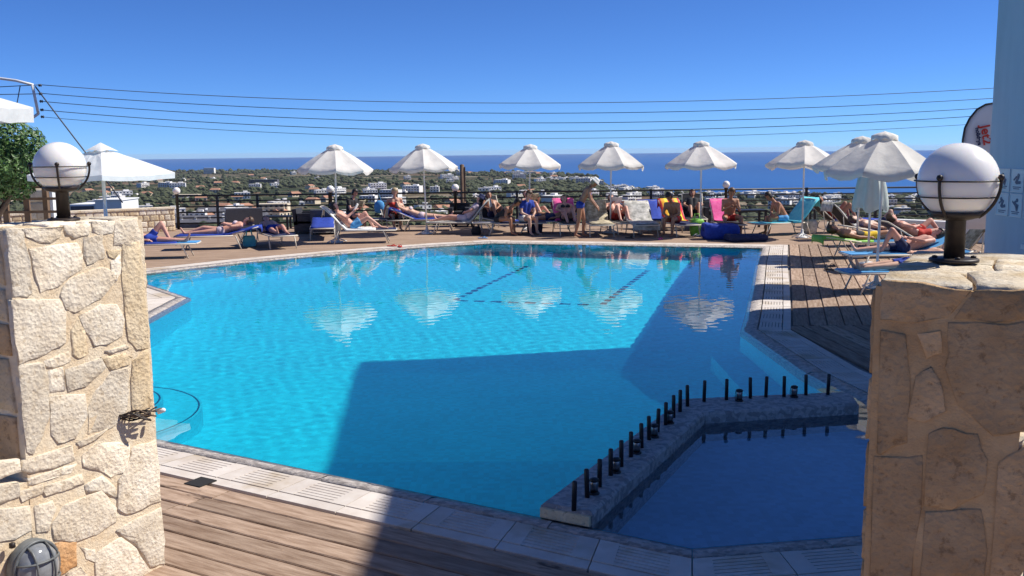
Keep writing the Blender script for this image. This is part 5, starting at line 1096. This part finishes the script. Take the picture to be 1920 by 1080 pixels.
for i, (yl, ym_, yr) in enumerate([(159, 193, 164), (175, 212, 183), (190, 230, 200), (206, 246, 214), (219, 259, 229)]):
    a, m_, b_ = atd(76, yl, WD), atd(900, ym_, WD + 3), atd(1900, yr - 1, WD + 6); pts = []
    for k in range(41):
        s_ = k / 40; u_ = (900 - 76) / (1900 - 76); l0 = (s_ - u_) * (s_ - 1) / (u_); l1 = s_ * (s_ - 1) / (u_ * (u_ - 1)); l2 = s_ * (s_ - u_) / (1 - u_); pts.append(a * l0 + m_ * l1 + b_ * l2)
    ext = pts[-1] + (pts[-1] - pts[-2]) * 14; pts.append(ext)
    o = MB().tube(pts, .013 if i < 4 else .009, 5).build('power_line', M['wire']); tag(o, 'thin power line across the sky, %s from the top' % ORD[i], 'wire', 'power lines across the sky')
for i, (y0, y1) in enumerate([(159, 166), (176, 178)]): o = MB().tube([atd(76, y0, WD), atd(-60, y1, WD)], .015, 5).build('power_line', M['wire']); tag(o, 'short power line leaving the bracket to the left, %s one' % ('upper', 'lower')[i], 'wire')
o = MB().tube([atd(66, 162, WD), atd(110, 220, WD), atd(165, 292, WD), atd(230, 380, WD)], .025, 6).build('guy_cable', M['wire']); tag(o, 'thick dark guy cable slanting down from the bracket', 'cable')
# clipped tree
q = atd(18, 400, 17.0); t = thing('clipped_tree', 'round clipped green tree behind the left globe lamp', 'tree', (q.x - .25, q.y, 0))
b = MB(); b.tube([(0, 0, 0), (.03, 0, .7), (-.02, .02, 1.4), (0, 0, 2.1)], [.11, .09, .08, .05], 8)
for k in range(7): a = k * .9; b.tube([(0, 0, 1.1 + .05 * k), (.3 * math.cos(a), .3 * math.sin(a), 1.5 + .05 * k), (.6 * math.cos(a), .6 * math.sin(a), 1.95 + .06 * k)], [.05, .035, .015], 6)
b.build('trunk', M['bark'], t)
b = MB(); rg = random.Random(6)
for k in range(9500):
    d = Vector((rg.gauss(0, 1), rg.gauss(0, 1), rg.gauss(0, 1))).normalized(); lump = 1 + .13 * math.sin(d.x * 5 + 1) * math.sin(d.y * 6) + .1 * math.sin(d.z * 7 + d.x * 4); rr = lump * (rg.random() ** .28)
    c = Vector((d.x * 1.08 * rr, d.y * 1.0 * rr, 2.14 + d.z * .68 * rr)); s_ = rg.uniform(.035, .06); n1 = (d + Vector((rg.uniform(-1, 1), rg.uniform(-1, 1), rg.uniform(-.6, 1))) * .8).normalized(); tx = n1.orthogonal().normalized(); tx = Matrix.Rotation(rg.uniform(0, 6.28), 3, n1) @ tx; ty = n1.cross(tx)
    b.add([c - tx * s_, c + ty * s_ * .45 + n1 * .008, c + tx * s_, c - ty * s_ * .45 + n1 * .008], [(0, 1, 2, 3)])
b.build('crown', M['leaf'], t)
# gate posts, rails and stone pier at the left
t = thing('timber_railing', 'brown timber railing below the clipped tree', 'fence', atd(40, 400, 18.5))
o0 = Vector((t.location.x, t.location.y, 0)); t.location = o0
for px in (-10, 12, 52, 88): x = atd(px, 400, 18.5).x - o0.x; MB().box((x, 0, .85), (.09, .09, 1.7)).build('post', M['wood'], t)
for z in (.9, 1.15, 1.4, 1.62): MB().box((-.05, -.06, z), (1.6, .03, .05)).build('rail', M['wood'], t)
q = atd(85, 400, 19.5); t = thing('stone_pier', 'pale stone pier with white edge behind the left globe lamp', 'pillar', (q.x, q.y, 0)); core('pier_core', t, Vector((q.x - .22, q.y - .2, 0)), Vector((1, 0, 0)), Vector((0, 1, 0)), .44, .4, 0, 1.55, M['mortar'], .004, .15); block_face(Vector((q.x - .22, q.y - .2, 0)), Vector((1, 0, 0)), .44, 0, 1.55, Vector((0, -1, 0)), [M['stone'], M['stone_y']], t, t.location, 8, 31, .015); MB().box((.26, -.1, .78), (.06, .3, 1.56)).build('white_trim', M['white'], t)
q = atd(182, 408, 110); t = thing('white_cottage', 'white flat-roofed cottage with a grey garage front beyond the left pillar', 'house', (q.x, q.y, -9)); zr = atd(182, 376, 110).z + 9
MB().box((1.6, 2, zr / 2), (3.0, 5, zr)).build('wall', M['white'], t); MB().box((-1.55, 2.3, zr / 2 - .2), (3.2, 5, zr - .4)).build('garage', M['white'], t); MB().box((-1.5, -.25, zr - 1.6), (2.6, .12, 2.0)).build('garage_door', M['roofgrey'], t); MB().box((1.1, -.52, zr - 1.7), (.8, .1, .9)).build('window', M['glass'], t); MB().box((1.6, 2, zr + .06), (3.2, 5.2, .12)).build('roof_edge', M['white'], t)

# feather flag by the hotel wall
q = atd(1830, 300, 15.2); t = thing('feather_flag', 'pale feather flag with dark edge and red lettering beside the hotel wall', 'flag', (q.x, q.y, 0))
def fp(px, py): p_ = atd(px, py, 15.2) - Vector((q.x, q.y, 0)); return Vector((p_.x, 0, p_.z))
edge = [fp(1801, 430), fp(1803, 330), fp(1805, 262), fp(1809, 240), fp(1818, 222), fp(1832, 205), fp(1848, 196), fp(1866, 193), fp(1880, 197)]
inner = [fp(1880, 430), fp(1880, 330), fp(1880, 262), fp(1880, 240), fp(1880, 225), fp(1880, 212), fp(1880, 204), fp(1880, 200), fp(1880, 198)]
M['flag'] = mat('pale flag cloth', (.62, .60, .66), (.68, .66, .71), rough=.8, scale=2)
b = MB(); vs = []
for a, c in zip(edge, inner):
    for k in range(5): s_ = k / 4; p_ = a.lerp(c, s_); vs.append((p_.x, .02 * math.sin(s_ * 3 + p_.z), p_.z))
b.add(vs, [(i * 5 + j, i * 5 + j + 1, (i + 1) * 5 + j + 1, (i + 1) * 5 + j) for i in range(8) for j in range(4)], 0, True); o = b.build('cloth', M['flag'], t); md = o.modifiers.new('t', 'SOLIDIFY'); md.thickness = .004
MB().tube([Vector((edge[0].x, 0, .0))] + edge, .016, 6).build('flag_pole', M['blackpaint'], t); MB().lathe([(.2, 0), (.18, .05), (.03, .07)], 14, (edge[0].x, 0, 0)).build('base', M['blackpaint'], t)
def text(s_, size, loc, rot, m, par, nm='lettering'):
    cu = bpy.data.curves.new(nm, 'FONT'); cu.body = s_; cu.size = size; cu.extrude = .002; cu.offset = .004; o = bpy.data.objects.new(nm, cu); COL.objects.link(o); o.data.materials.append(M[m]); me = bpy.data.meshes.new_from_object(o.evaluated_get(bpy.context.evaluated_depsgraph_get())); bpy.data.objects.remove(o); return link(nm, me, par, loc, rot)
p1 = fp(1837, 236); text('Jet2', .20, (p1.x, -.035, p1.z), (rad(90), rad(78), 0), 'red', t)
p1 = fp(1827, 240); text('holidays', .085, (p1.x, -.035, p1.z), (rad(90), rad(78), 0), 'navy', t)

# ------------------------------------------------------------------ thin summer haze over the plain and sea
hm = bpy.data.materials.new('air haze'); hm.use_nodes = True; t = hm.node_tree; t.nodes.remove(t.nodes['Principled BSDF']); pv = t.nodes.new('ShaderNodeVolumePrincipled')
pv.inputs['Density'].default_value = 2.4e-5; pv.inputs['Color'].default_value = (.8, .88, 1, 1); t.links.new(pv.outputs[0], t.nodes['Material Output'].inputs['Volume'])
hz = MB().box((0, 0, -36.5), (41000, 41000, 97)).build('haze', hm); struct(hz, 'stuff')
